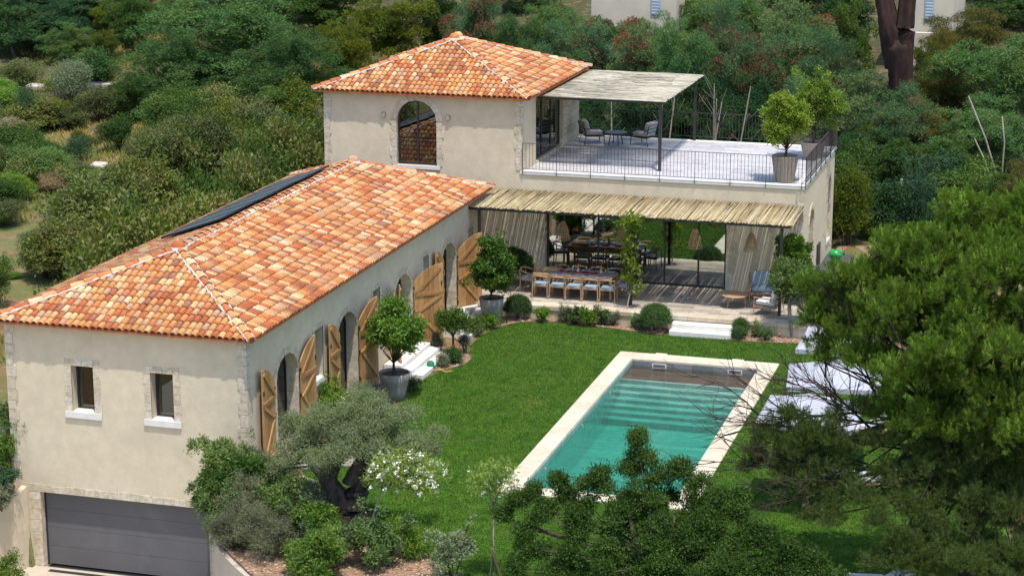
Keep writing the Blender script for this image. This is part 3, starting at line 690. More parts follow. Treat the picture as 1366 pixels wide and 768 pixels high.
for r_ in (g1, g2): framed_glass(wing, lambda u, v, d: (u, WY0+.27+d, v), r_, [], 'window', .05)
for r_ in SW: framed_glass(wing, lambda u, v, d: (WX1-.27-d, u, v), r_, [], 'window', .045)
for c_, w_ in AR: framed_glass(wing, lambda u, v, d: (WX1-.30-d, u, v), arch(c_, w_, Z0A, ZSA, RSA), [c_], 'arched_door', .06)
gd = MB(); zb = -2.88
for i in range(4): gd.bx(-25.77, -21.06, WY0+.22, WY0+.27, zb+i*.51+.003, zb+(i+1)*.51-.003)
gdo = gd.obj('garage_door', M['greymetal'], wing)
MB().bx(-25.775, -21.055, WY0+.275, WY0+.29, -2.9, -.83).bx(-25.778, -25.74, WY0+.19, WY0+.225, -2.9, -.84).bx(-25.74, -21.055, WY0+.19, WY0+.225, -.88, -.842).obj('door_frame', M['groove'], gdo)
# shutters (photo: four pairs at different angles)
for i, (Yh, ang, sd) in enumerate([(46.12, 4, -1), (47.86, 3, 1), (50.72, 4, -1), (52.26, 13, 1), (55.38, 26, -1), (57.02, 50, 1), (59.85, 3, -1), (61.34, 38, 1)]):
    shutter(wing, Yh, R(ang), sd, .17, 2.22, 2.72, .94)
rt = hip_roof(wing, WX0-.30, WX1+.30, WY0-.28, WY1+.22, 3.70, 21)
# solar panels on the far slope
def slopeL(x): return 5.0+.09-(-23.2-x)*PITCHR
for i in range(6):
    y0_ = 51.95+i*1.49; xa = -23.88-(.05 if i % 2 else 0)-i*.02; xb = xa-1.78
    a = math.atan(PITCHR)
    cx = (xa+xb)/2; rot = Matrix.Rotation(-a, 3, 'Y')
    o = MB().box((cx, y0_+.74, slopeL(cx)+.07), (abs(xa-xb)/math.cos(a), 1.45, .035), rot).obj('solar_panel', M['solar'], wing)
    fb = MB()
    for dy in (-.73, .73): fb.box((cx, y0_+.74+dy, slopeL(cx)+.072), (abs(xa-xb)/math.cos(a)+.03, .035, .05), rot)
    for dx in (-1, 1): 
        ex = cx+dx*abs(xa-xb)/2; fb.box((ex, y0_+.74, slopeL(ex)+.072), (.035, 1.47, .05), rot)
    fb.obj('panel_frame', M['solarframe'], o)

# steps in front of the wing doors
def stone_steps(name, label, x0, widths, y0, y1, z, axis='x'):
    o = MB(); n = len(widths); x = x0
    for i, w_ in enumerate(widths):
        zt = z*(n-i)/n
        if axis == 'x': o.rbox(((x0+x+w_)/2, (y0+y1)/2, zt/2-.02), (x+w_-x0, y1-y0, zt+.04), .012, 1) if i == 0 else o.rbox((x+w_/2, (y0+y1)/2, zt/2-.02), (w_-.002, y1-y0, zt+.04), .012, 1)
        x += w_
    r_ = o.obj(name, M['white']); return tag(r_, label, 'steps')
stone_steps('stone_steps', 'three pale stone steps between the big grey pot and the small tree', -19.86, [.55, .32, .34], 54.35, 57.0, .36)
stone_steps('stone_steps', 'pale stone steps beside the last oak shutter, behind the small round-headed tree', -19.86, [.55, .32, .34], 59.0, 62.0, .36)
tag(MB().bx(-19.85, -18.72, 50.2, 54.3, -.02, .03).obj('paving', M['slate']), kind='structure')

# retaining walls by the ramp
def ribbon_wall(name, label, pts, th, m):
    """pts: (x,y,ztop); wall of thickness th down to the ramp, its top following ztop"""
    n = len(pts); vs = []
    for i, (x, y, z) in enumerate(pts):
        a = Vector(pts[max(0, i-1)][:2]); b = Vector(pts[min(n-1, i+1)][:2]); t = (b-a).normalized(); nn = Vector((-t.y, t.x))*th/2
        vs += [(x+nn.x, y+nn.y, -3.1), (x+nn.x, y+nn.y, z), (x-nn.x, y-nn.y, z), (x-nn.x, y-nn.y, -3.1)]
    fs = []
    for i in range(n-1):
        for k in range(4): fs.append((i*4+k, i*4+(k+1) % 4, i*4+4+(k+1) % 4, i*4+4+k))
    fs += [(3, 2, 1, 0), tuple(range(n*4-4, n*4))]
    o = MB().add(vs, fs).obj(name, m); return tag(o, label, 'wall')
lp = []
for i in range(15):
    y = 44.55-i*.42; t = i/14
    lp.append((ramp_left(y)-.04, y, -.70-1.05*t**.75))
ribbon_wall('retaining_wall', 'curved plastered retaining wall stepping down on the left of the garage door', lp, .16, M['plaster'])
rp = [(ramp_edge(y)+.1, y, -.05+0*y) for y in [44.55-i*.35 for i in range(22)]]
ribbon_wall('retaining_wall', 'low plastered wall holding the planted bed to the right of the garage ramp', rp, .2, M['concrete'])

# ------------------------------------------------------------ main house
MX0, MX1, MY0, MY1 = -26.0, -9.35, 65.6, 73.3
TX1 = -18.9
house = thing('main_house', 'two-storey plastered house with hipped roof tower and flat roof terrace', 'house')
tarch = arch(-22.645, 1.44, 4.12, 5.66, .70)
gl = rect(-18.06, -11.84, .45, 3.05)
fw = panel([[(MX0, -.3), (MX1, -.3), (MX1, 4.02), (TX1, 4.02), (TX1, 6.56), (MX0, 6.56)], tarch, gl], .36, lambda u, v, d: (u, MY0+d, v))
ra = [arch(67.75, .95, .5, 2.5, .45), arch(72.0, .7, 1.0, 3.0, .3)]
rw = panel([[(MY0+.36, -.3), (MY1, -.3), (MY1, 4.02), (MY0+.36, 4.02)]]+ra, .36, lambda u, v, d: (MX1-d, u, v)); fw.add(rw.v, rw.f)
td = rect(67.35, 70.95, 4.12, 6.35)
tw = panel([[(MY0+.36, 4.03), (MY1, 4.03), (MY1, 6.56), (MY0+.36, 6.56)], td], .3, lambda u, v, d: (TX1-d, u, v)); fw.add(tw.v, tw.f)
fw.bx(MX0, MX0+.36, MY0+.36, MY1, -.3, 6.56)
bw = panel([[(MX0+.36, -.3), (MX1-.36, -.3), (MX1-.36, 4.02), (TX1-.3, 4.02), (TX1-.3, 6.56), (MX0+.36, 6.56)], rect(-17, -15.4, .8, 3.), rect(-14.4, -12.4, .8, 3.), rect(-23.6, -21.8, 4.8, 6.2)], .3, lambda u, v, d: (u, MY1-.31+d, v)); fw.add(bw.v, bw.f)
fw.obj('wall', M['plaster'], house)
MB().bx(MX0+.38, MX1-.38, MY0+.38, MY1-.33, .2, .44).obj('floor', M['patio'], house)
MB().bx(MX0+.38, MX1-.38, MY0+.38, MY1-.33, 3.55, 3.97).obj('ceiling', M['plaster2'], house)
MB().bx(TX1+.002, MX1-.28, MY0+.28, MY1-.25, 4.0, 4.055).obj('deck', M['deck'], house)
cp = MB()
for x0_, x1_, y0_, y1_ in ((TX1-.06, MX1+.05, MY0-.05, MY0+.30), (MX1-.30, MX1+.05, MY0+.30, MY1+.05), (TX1+.01, MX1-.30, MY1-.27, MY1+.05)): cp.rbox(((x0_+x1_)/2, (y0_+y1_)/2, 4.065), (x1_-x0_-.004, y1_-y0_-.004, .11), .015, 2)
cp.obj('parapet_coping', M['white'], house)
sto(house, arch_stones, -22.645, 1.44, 4.12, 5.66, .70, lambda u, v, d: (u, MY0-.014+d, v), .2, .03, .3, rgs)
for c_, w_, z0_, zs_, rs_ in ((67.75, .95, .5, 2.5, .45), (72., .7, 1., 3., .3)):
    m_ = MB(); arch_stones(m_, c_, w_, z0_, zs_, rs_, lambda u, v, d: (MX1+.014-d, u, v), .18, .03, .3, rgs); jamb(m_, c_, w_, z0_, zs_, rs_, MX1-.3, MX1+.006, rgs); m_.obj('stone_surround', M['stone'], house)
corner(house, MX1, MY0, 0, 3.98, -1, 1); corner(house, TX1, MY0, 4.14, 6.5, -1, 1); corner(house, MX0, MY0, 0, 6.5, 1, 1)
st, st1, st2 = MB(), MB(), MB()
for zz in range(9):                                       # stone blocks at both sides of the big glazing and the tower's far jamb
    for s, a in ((-1, -18.06), (1, -11.84)):
        ww = .34 if zz % 2 else .24; x0_, x1_ = sorted((a, a+s*ww)); (st if s < 0 else st1).bx(x0_, x1_, MY0-.014, MY0+.03, .46+zz*.285, .46+zz*.285+.275)
    for q in range(3):
        y0_ = 71.0+q*.6; st2.bx(TX1-.03, TX1+.014, y0_+.0, y0_+.59, 4.14+zz*.262, 4.14+zz*.262+.252)
st.obj('stone_surround', M['stone'], house); st1.obj('stone_surround', M['stone'], house); st2.obj('stone_facing', M['stone'], house)
MB().bx(-23.5, -21.8, MY0-.06, MY0+.2, 4.0, 4.115).obj('window_sill', M['white'], house)
MB().bx(MX1-.3, MX1+.05, 71.55, 72.45, .88, .99).obj('window_sill', M['white'], house)
w1 = framed_glass(house, lambda u, v, d: (u, MY0+.14+d, v), tarch, [-22.645], 'arched_window', .055, glass='glasstower')
cu = MB(); pts = []
for i in range(25): pts.append((-23.33+i*.017, .03*math.sin(i*1.4)))
cu.add([(x_, MY0+.33+y_, 4.15) for x_, y_ in pts]+[(x_, MY0+.33+y_, 6.2) for x_, y_ in pts], [(i, i+1, i+26, i+25) for i in range(24)]); cu.obj('curtain', M['curtain'], w1, smooth=True, fix=False)
jb = MB()                                                # window guard rail
jb.bx(-23.36, -21.93, MY0+.03, MY0+.05, 5.0, 5.02).bx(-23.36, -21.93, MY0+.03, MY0+.05, 4.22, 4.235)
for i in range(15): jb.tube([(-23.33+i*.098, MY0+.04, 4.22), (-23.33+i*.098, MY0+.04, 5.0)], .006, 5)
jb.obj('window_guard', M['railmetal'], house)
for c_, w_, z0_, zs_, rs_ in ((67.75, .95, .5, 2.5, .45), (72., .7, 1., 3., .3)):
    framed_glass(house, lambda u, v, d: (MX1-.30-d, u, v), arch(c_, w_, z0_, zs_, rs_), [], 'arched_window', .06)
framed_glass(house, lambda u, v, d: (TX1-.12-d, u, v), td, [68.55, 69.75], 'terrace_door', .09)
sg = framed_glass(house, lambda u, v, d: (u, MY0+.16+d, v), gl, [-17.45, -16.25, -15.03, -13.95, -12.80], 'sliding_glazing', .08, glass='glassbig')
MB().bx(-15.12, -14.86, MY0+.12, MY0+.25, .45, 3.05).obj('door_post', M['darkmetal'], sg)
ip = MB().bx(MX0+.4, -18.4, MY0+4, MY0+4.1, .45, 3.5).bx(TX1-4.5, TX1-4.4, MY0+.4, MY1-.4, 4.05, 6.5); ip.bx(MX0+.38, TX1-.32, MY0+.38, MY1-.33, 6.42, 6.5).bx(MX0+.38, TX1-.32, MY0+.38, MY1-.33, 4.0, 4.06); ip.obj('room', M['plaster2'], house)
hip_roof(house, MX0-.32, TX1+.34, MY0-.28, MY1+.22, 6.60, 5)
def wall_lamp(x, y, z, nm='wall_lamp'):
    o = MB().rbox((x, y-.05, z), (.13, .10, .17), .01, 1).obj(nm, M['potrib'], house); return o
for x_ in (-23.83, -21.50): wall_lamp(x_, MY0, 5.83)
for x_, z_ in ((-18.95, 2.95), (-10.3, 2.95)): wall_lamp(x_, MY0, z_)
mb = MB().bx(MX1+.004, MX1+.06, 69.3, 69.9, .3, 1.35); mb.obj('meter_box', M['darkmetal'], house)

# patio
PZ = .45
tag(MB().bx(-19.86, -8.5, 62.35, 65.59, .0, PZ).obj('patio', M['patio']), kind='structure')
tag(MB().bx(-19.86, -8.5, 61.86, 62.345, .33, PZ+.004).bx(-19.84, -8.52, 61.90, 62.345, -.02, .328).obj('patio_edge', M['patioedge']), kind='structure')
o = MB(); 
for i in range(3): o.rbox((-11.75, 61.855-.34*(i+.5)-.002, (.45-.15*(i))/2-.06), (1.9, .338, .45-.15*i-.0-.12+.08), .012, 1)
o = MB()
for i, zt in enumerate((.30, .15)): o.rbox((-11.8, 61.85-.36*(i+.5), zt/2-.02), (1.98, .356, zt+.04), .012, 1)
tag(o.obj('stone_steps', M['white']), 'pale stone steps from the lawn to the dining patio, right of the round bush', 'steps')

# ------------------------------------------------------------ pergolas
pg = thing('reed_pergola', 'long low pergola with pale reed cover over the ground-floor patio', 'pergola')
rg = random.Random(31); mb = MB(); x = -20.2
def reed(mb, a, b, r0, rng, n=3):
    a, b = Vector(a), Vector(b); m1 = a.lerp(b, .5)+Vector((rng.uniform(-.02, .02), rng.uniform(-.02, .02), rng.uniform(-.012, .02)))
    mb.tube([a, m1, b], [r0*1.08, r0, r0*.82], 5)
while x < -9.22:
    yf = 62.72+rg.uniform(-.07, .07); sk = rg.gauss(.0, .014)+.0
    reed(mb, (x, yf, 3.40+rg.uniform(-.015, .02)), (x+sk, MY0-.03, 3.47+rg.uniform(-.01, .03)), rg.uniform(.012, .021), rg)
    x += rg.uniform(.024, .032) if rg.random() < .93 else rg.uniform(.040, .052)
for _ in range(160):
    x = rg.uniform(-20.1, -9.3); yf = 62.72+rg.uniform(-.05, .3)
    reed(mb, (x, yf, 3.435), (x+rg.gauss(0, .05), MY0-rg.uniform(.05, .5), 3.505), rg.uniform(.010, .017), rg)
mb.obj('reed_cover', M['reed'], pg, smooth=True)
for px in (-19.55, -14.42, -9.58): MB().bx(px-.045, px+.045, 62.78, 62.87, PZ, 3.30).obj('post', M['darkmetal'], pg)
b = MB().bx(-20.2, -9.30, 62.76, 62.86, 3.30, 3.375).bx(-20.2, -9.3, 65.47, 65.59, 3.36, 3.44)
for i in range(10): b.bx(-20.1+i*1.19, -20.04+i*1.19, 62.87, 65.46, 3.30, 3.36)
b.obj('beam', M['darkmetal'], pg)
pg2 = thing('reed_pergola', 'square pergola with weathered reed roof shading the armchairs on the roof terrace', 'pergola')
mb = MB(); y = 67.12; PX0, PX1 = -18.82, -14.30
while y < 73.72:
    for (xa, xb) in ((PX0, -16.9+rg.uniform(-.2, .2)), (-17.05+rg.uniform(-.2, .2), PX1+rg.uniform(-.06, .05))):
        reed(mb, (xa+rg.uniform(-.04, .04), y+rg.uniform(-.008, .008), 6.45+rg.uniform(0, .02)), (xb, y+rg.gauss(0, .02), 6.45+rg.uniform(0, .02)), rg.uniform(.015, .022), rg)
    y += rg.uniform(.027, .036)
for _ in range(120):
    x = rg.uniform(PX0, PX1-1.5); y = rg.uniform(67.15, 73.6); reed(mb, (x, y, 6.488), (x+rg.uniform(.8, 1.5), y+rg.gauss(0, .03), 6.492), .013, rg)
mb.obj('reed_cover', M['reedgrey'], pg2, smooth=True)
for px, py in ((-14.49, 67.22), (-14.49, 73.16), (-18.78, 67.22)): 
    if px > -18: MB().bx(px-.05, px+.05, py-.05, py+.05, 4.06, 6.36).obj('post', M['darkmetal'], pg2)
b = MB().bx(PX0, PX1, 67.16, 67.24, 6.36, 6.43).bx(PX0, PX1, 73.12, 73.2, 6.36, 6.43).bx(-14.53, -14.45, 67.25, 73.11, 6.35, 6.425)
for i in range(4): b.bx(PX0, -14.54, 68.3+i*1.2, 68.36+i*1.2, 6.36, 6.42)
b.obj('beam', M['darkmetal'], pg2)

# ------------------------------------------------------------ terrace railing
rl = thing('terrace_railing', 'thin dark metal railing round the edge of the roof terrace', 'railing')
def rail_run(a, b):
    a, b = Vector(a), Vector(b); L = (b-a).length; d = (b-a).normalized(); n = int(L/.118)
    mb = MB(); up = Vector((0, 0, 1))
    ang = math.atan2(d.y, d.x); rot = Matrix.Rotation(ang, 3, 'Z')
    mb.box((a+b)/2+up*.99, (L, .035, .014), rot); mb.box((a+b)/2+up*.12, (L, .025, .012), rot)
    for i in range(1, n): 
        p = a+d*(L*i/n)
        if i % 10: mb.box(p+up*.555, (.0115, .0115, .86), rot)
    r_ = mb.obj('rail_panel', M['railmetal'], rl)
    for i in range(0, n+1, 10): MB().box(a+d*(L*i/n)+up*.45, (.016, .03, 1.06), rot).obj('rail_post', M['railmetal'], rl)
rail_run((TX1+.05, MY0-.075, 4.1), (MX1+.075, MY0-.075, 4.1)); rail_run((MX1+.075, MY0-.04, 4.1), (MX1+.075, MY1, 4.1)); rail_run((-18.8, MY1+.0, 4.13), (MX1+.04, MY1+.0, 4.13))

# ------------------------------------------------------------ pool
pool = thing('swimming_pool', 'rectangular swimming pool edged in pale travertine, set in the lawn', 'pool')
cpn = MB(); rgp = random.Random(4)
X0, X1, Y0, Y1 = POOL; bx0, bx1, by0, by1 = BAS
cpn = panel([[(X0, Y0), (X1, Y0), (X1, Y1), (X0, Y1)], [(bx0-.02, by0-.02), (bx1+.02, by0-.02), (bx1+.02, by1+.02), (bx0-.02, by1+.02)]], .05, lambda u, v, d: (u, v, .035-d))
cpn.bx(-12.7, -12.35, Y1+.002, Y1+.12, -.02, .035).bx(-10.35, -10.0, Y1+.002, Y1+.12, -.02, .035)
cpn.obj('coping', M['coping'], pool)
DEP = -1.12
bs = MB().bx(bx0-.15, bx0, by0-.15, by1+.15, DEP-.1, -.012).bx(bx1, bx1+.15, by0-.15, by1+.15, DEP-.1, -.012).bx(bx0, bx1, by0-.15, by0, DEP-.1, -.012)
bs.obj('basin_wall', M['pooltile'], pool)
MB().bx(bx0, bx1, by0, by1, DEP-.1, DEP).obj('basin_floor', M['poolfloor'], pool)
MB().bx(bx0, bx1, by1, by1+.15, DEP-.1, -.012).obj('end_wall', M['greystone'], pool)
MB().bx(bx0+.003, bx1-.003, 56.95, by1-.002, -.34, -.27).obj('cover_bench', M['ipe'], pool)
sp = MB(); y = 56.948; z = -.30
MB().bx(bx0+.004, bx1-.004, 56.83, 56.948, DEP, -.262).obj('bench_edge', M['poolfloor'], pool)
y = 56.828
for i in range(6):
    zt = -.38-.11*i; sp.bx(bx0+.003, bx1-.003, y-.30, y-.002, DEP+.001, zt); y -= .30
sp.obj('pool_steps', M['poolfloor'], pool)
for xc in (-12.42, -10.12):
    f = panel([rect(xc-.22, xc+.22, -.215, -.055), rect(xc-.18, xc+.18, -.185, -.085)], .012, lambda u, v, d: (u, by1-.014+d, v)).obj('skimmer', M['white'], pool)
for yy in (54.5, 51.2, 47.6): MB().lathe([(0, 0), (.04, 0), (.055, -.01)], 12, (0, 0, 0))
for yy in (55.2, 52.0, 48.2):
    MB().rbox((bx0+.012, yy, -.22), (.02, .10, .10), .008, 2).obj('water_inlet', M['whiteceramic'], pool)
wm = bpy.data.materials.new('pool_water'); nt = nodes(wm); g = geo(nt)
h1 = noise(nt, scaled(nt, g.outputs['Position'], (1, 1.6, 1)), 2.6, 5, .6, .8)
nb = bump(nt, h1, .9, .08)
tr = nt.nodes.new('ShaderNodeBsdfRefraction'); tr.inputs['IOR'].default_value = 1.333; nt.links.new(nb, tr.inputs['Normal'])
tp = nt.nodes.new('ShaderNodeBsdfTransparent')
gg = nt.nodes.new('ShaderNodeBsdfGlossy'); gg.inputs['Roughness'].default_value = .02; nt.links.new(nb, gg.inputs['Normal'])
fz = nt.nodes.new('ShaderNodeFresnel'); fz.inputs[0].default_value = 1.333; nt.links.new(nb, fz.inputs['Normal'])
xx = nt.nodes.new('ShaderNodeMixShader'); nt.links.new(fz.outputs[0], xx.inputs[0]); nt.links.new(tp.outputs[0], xx.inputs[1]); nt.links.new(gg.outputs[0], xx.inputs[2])
va = nt.nodes.new('ShaderNodeVolumeAbsorption'); va.inputs[0].default_value = (.0, .83, .73, 1); va.inputs[1].default_value = .62
out(nt, xx.outputs[0], va.outputs[0])
tag(MB().bx(bx0+.006, bx1-.006, by0+.006, by1-.02, DEP-.05, -.14).obj('water', wm), kind='structure')

# ------------------------------------------------------------ furniture
def dining_chair(name, label, loc, rz, dark=False, group=None):
    t = thing(name, label, 'chair', loc, rz, group); wd = M['darkmetal'] if dark else M['teak']; cu_ = M['darkmetal'] if dark else M['cushionblue']
    MB().rbox((0, 0, .46), (.48, .46, .07), .03, 3).obj('seat', cu_, t, smooth=True)
    for sx in (-1, 1):
        MB().tube([(sx*.25, .23, 0), (sx*.235, .22, .45)], [.016, .021], 6).obj('leg', wd, t)
        MB().tube([(sx*.26, -.25, 0), (sx*.25, -.23, .45), (sx*.255, -.26, .74)], [.016, .022, .016], 6).obj('leg', wd, t)
    pts = [(-.26, .12, .66), (-.275, -.1, .70), (-.22, -.25, .75), (0, -.30, .77), (.22, -.25, .75), (.275, -.1, .70), (.26, .12, .66)]
    b = MB().tube(pts, [.016, .02, .028, .032, .028, .02, .016], 6); b.tube([(-.26, .12, .66), (-.24, .2, .44)], .013, 5); b.tube([(.26, .12, .66), (.24, .2, .44)], .013, 5)
    b.obj('backrest', wd, t, smooth=True)
    MB().bx(-.23, .23, .19, .22, .40, .44).bx(-.23, .23, -.23, -.2, .40, .44).bx(-.24, -.21, -.2, .19, .40, .44).bx(.21, .24, -.2, .19, .40, .44).obj('seat_frame', wd, t)
    return t
GD = 'teak chairs round the patio dining table'
TBX0, TBX1, TBY = -17.38, -14.72, 63.62
ch = dining_chair('dining_chair', 'x', (-17.0, TBY-.62, PZ), 0)
names = ['leftmost teak dining chair on the lawn side of the patio table', 'second teak dining chair from the left on the lawn side of the patio table', 'middle teak dining chair on the lawn side of the patio table', 'fourth teak dining chair from the left on the lawn side of the patio table', 'teak dining chair at the right end of the lawn side, next to the vine-covered post']
for i in range(5):
    c_ = ch if i == 0 else copy_tree(ch)
    place(c_, (-17.06+i*.565, TBY-.56+rg.uniform(-.02, .02), PZ), rg.uniform(-.03, .03), label=names[i], group=GD)
for i in range(4):
    c_ = copy_tree(ch); place(c_, (-16.75+i*.62, TBY+.62, PZ), math.pi+rg.uniform(-.04, .04), label=['teak chair on the glass side of the patio table, nearest the left end', 'teak chair on the glass side of the patio table behind the first bottle', 'teak chair on the glass side of the patio table between the two bottles', 'teak chair on the glass side of the patio table, nearest the vine'][i], group=GD)
c_ = copy_tree(ch); place(c_, (TBX0-.28, TBY+.1, PZ), -math.pi/2-.1, label='teak chair at the left head of the patio dining table', group=GD)
c_ = copy_tree(ch); place(c_, (TBX1+.30, TBY+.05, PZ), math.pi/2+.15, label='teak chair at the right head of the patio table beside the glass doors', group=GD)
def table(name, label, x0, x1, yc, dp, z0, wd, h=.75, legs=True):
    t = thing(name, label, 'table', ((x0+x1)/2, yc, z0)); L = x1-x0
    tp_ = MB()
    for i in range(7): tp_.rbox((0, -dp/2+dp*(i+.5)/7, h-.02), (L, dp/7-.006, .035), .005, 1)
    tp_.obj('tabletop', wd, t)
    MB().bx(-L/2+.06, L/2-.06, -dp/2+.06, -dp/2+.085, h-.12, h-.04).bx(-L/2+.06, L/2-.06, dp/2-.085, dp/2-.06, h-.12, h-.04).obj('apron', wd, t)
    for sx in (-1, 1):
        for sy in (-1, 1): MB().rbox((sx*(L/2-.05), sy*(dp/2-.05), (h-.04)/2), (.07, .07, h-.04), .006, 1).obj('leg', wd, t)
    return t
table('dining_table', 'long teak dining table laid for a meal under the lower pergola', TBX0, TBX1, TBY, .95, PZ, M['teak'])
tz = PZ+.75
tag(MB().rbox((TBX0+.45, TBY+.12, tz+.035), (.62, .42, .06), .025, 2).obj('bread_basket', M['rattan']), 'flat woven tray on the left end of the teak dining table', 'tray')
tag(MB().rbox((-16.0, TBY+.08, tz+.006), (1.3, .22, .008), .003, 1).obj('table_runner', M['redcloth']), 'dark red cloth down the middle of the teak dining table', 'cloth')
plate_n = ['nearest the woven tray', 'in front of the left bottle', 'right of the red cloth\'s left half', 'left of the right bottle', 'at the vine end']
pm = MB().lathe([(0, .012), (.09, .012), (.14, .022), (.145, .02), (.09, 0), (0, 0)], 18)
pl0 = pm.obj('plate', M['ceramic'], smooth=True); k = 0
for sd, lb in ((-1, 'lawn side'), (1, 'glass side')):
    for i in range(5):
        o = pl0 if k == 0 else pl0.copy()
        if k: C.objects.link(o)
        if i % 3 == 0:
            o.data = o.data if k == 0 else o.data
        o.location = (-16.75+i*.46, TBY+sd*.33, tz+.001); k += 1
        tag(o, 'round blue plate on the %s of the patio table, %s' % (lb, ['first from the left', 'second from the left', 'in the middle', 'fourth from the left', 'last on the right'][i]), 'plate', 'blue plates on the patio table')
nap0 = MB().rbox((0, 0, .006), (.16, .20, .012), .004, 1).obj('napkin', M['napkin'])
for i in range(4):
    o = nap0 if i == 0 else nap0.copy()
    if i: C.objects.link(o)
    o.location = (-16.5+i*.46, TBY-.36, tz+.001); o.rotation_euler[2] = rg.uniform(-.2, .2)
    tag(o, 'folded blue napkin between plates, %s on the lawn side of the patio table' % ['first', 'second', 'third', 'fourth'][i], 'napkin', 'blue napkins')
clear = glassmat('clear_glass', (.9, .92, .93), .12)
gm0 = MB().lathe([(0, 0), (.035, .002), (.008, .01), (.006, .09), (.035, .12), (.042, .17), (.034, .21)], 12).obj('wine_glass', clear, smooth=True)
for i in range(8):
    o = gm0 if i == 0 else gm0.copy()
    if i: C.objects.link(o)
    o.location = (-16.75+(i % 4)*.55+.1, TBY+(-.17 if i < 4 else .19), tz+.001)
    tag(o, 'clear stemmed glass standing on the teak dining table', 'glass', 'wine glasses on the patio table')
for i, (bx_, lb) in enumerate(((-15.98, 'left amber bottle on the patio dining table'), (-15.2, 'right amber bottle on the patio dining table, near the vine'))):
    t = thing('bottle', lb, 'bottle', (bx_, TBY+.02, tz+.01), 0, 'amber bottles on the patio table')
    MB().lathe([(0, 0), (.045, 0), (.045, .17), (.016, .24), (.016, .30), (0, .30)], 14).obj('body', M['amber'], t, smooth=True)
    MB().lathe([(.0465, .04), (.0465, .13)], 14).obj('paper_label', M['whiteceramic'], t, smooth=True)
for o in list(C.objects):                      # the laid table stands a little to the left
    if o.parent is None and o.name.split('.')[0] in ('dining_chair', 'plate', 'napkin', 'wine_glass', 'bottle', 'table_runner', 'bread_basket', 'dining_table'): o.location.x -= .42
# indoor table
table('dining_table', 'dark dining table seen through the sliding glass', -17.7, -14.6, 67.75, 1.15, .45, M['darkmetal'])
ic = dining_chair('dining_chair', 'x', (-17.2, 67.0, .45), 0, True)
for i in range(10):
    c_ = ic if i == 0 else copy_tree(ic); near = i < 5
    place(c_, (-17.2+(i % 5)*.57, 67.0 if near else 68.55, .45), 0 if near else math.pi, label='dark indoor chair, %s from the left on the %s side of the dark table' % (['first', 'second', 'third', 'fourth', 'fifth'][i % 5], 'near' if near else 'far'), group='dark chairs round the indoor table')
c_ = copy_tree(ic); place(c_, (-14.25, 67.7, .45), math.pi/2+.2, label='dark indoor chair pulled out at the right head of the dark table', group='dark chairs round the indoor table')

def pendant(loc, label, sc_=1.):
    t = thing('pendant_lamp', label, 'lamp', loc, 0, 'woven pendant lamps under the lower pergola')
    sh = MB(); prof = [(.05, .30), (.10, .22), (.16, .08), (.19, -.10), (.22, -.22), (.25, -.30)]
    prof = [(r_*sc_, z_*sc_) for r_, z_ in prof]
    for k in range(22):                       # woven cane: verticals and hoops
        a = 2*math.pi*k/22; a2 = a+.16
        sh.tube([(r_*math.cos(a if j % 2 else a2), r_*math.sin(a if j % 2 else a2), z_) for j, (r_, z_) in enumerate(prof)], .007, 4)
    for j in range(15):
        z_ = (-.30+j*.042)*sc_; rr = np.interp(z_, [p[1] for p in prof][::-1], [p[0] for p in prof][::-1])
        sh.tube([(rr*math.cos(2*math.pi*q/18), rr*math.sin(2*math.pi*q/18), z_+.006*math.sin(q*2.1)) for q in range(19)], .009, 4, cap=False)
    sh.obj('lamp_shade', M['rattan'], t); MB().tube([(0, 0, .28*sc_), (0, 0, 3.30-loc[2])], .006, 5).obj('cord', M['darkmetal'], t)
for x_, lb, s_ in ((-17.02, 'woven bell pendant lamp over the left end of the patio table', 1), (-15.0, 'woven pendant lamp behind the vine-covered post', 1), (-12.58, 'woven bell pendant lamp in front of the right-hand sliding glass', 1), (-10.74, 'woven bell pendant lamp over the lounge chairs by the right wall', .95)):
    pendant((x_, 64.0, 2.52), lb, s_)

def armchair(name, label, loc, rz, wd, cu_, group=None):
    t = thing(name, label, 'armchair', loc, rz, group)
    MB().rbox((0, .02, .40), (.62, .62, .15), .05, 3).obj('seat_cushion', cu_, t, smooth=True)
    MB().rbox((0, -.27, .64), (.62, .17, .46), .06, 3, Matrix.Rotation(R(17), 3, 'X')).obj('back_cushion', cu_, t, smooth=True)
    MB().bx(-.36, .36, -.33, .35, .28, .31).obj('seat_frame', wd, t)
    for sx in (-1, 1):
        MB().tube([(sx*.36, .36, 0), (sx*.36, .34, .56)], .018, 6).obj('leg', wd, t)
        MB().tube([(sx*.36, -.40, 0), (sx*.36, -.33, .31), (sx*.36, -.46, .78)], .018, 6).obj('leg', wd, t)
        MB().rbox((sx*.36, -.02, .575), (.055, .78, .03), .01, 2).obj('armrest', wd, t)
    b = MB()
    for z_ in (.50, .64, .78): b.tube([(-.36, -.35-(z_-.31)*.27, z_), (.36, -.35-(z_-.31)*.27, z_)], .013, 5)
    b.obj('back_rail', wd, t); return t
ga = 'dark framed armchairs on the roof terrace'
armchair('armchair', 'dark framed armchair with grey cushions by the tower wall on the roof terrace', (-18.05, 72.0, 4.056), R(-62), M['darkmetal'], M['cushion'], ga)
armchair('armchair', 'dark framed armchair with grey cushions right of the black terrace table', (-16.15, 72.2, 4.056), R(68), M['darkmetal'], M['cushion'], ga)
t = thing('side_table', 'low round black table between two armchairs on the roof terrace', 'table', (-17.15, 71.9, 4.056))
MB().lathe([(0, .46), (.40, .46), (.42, .44), (.40, .42), (0, .42)], 24).obj('tabletop', M['darkmetal'], t)
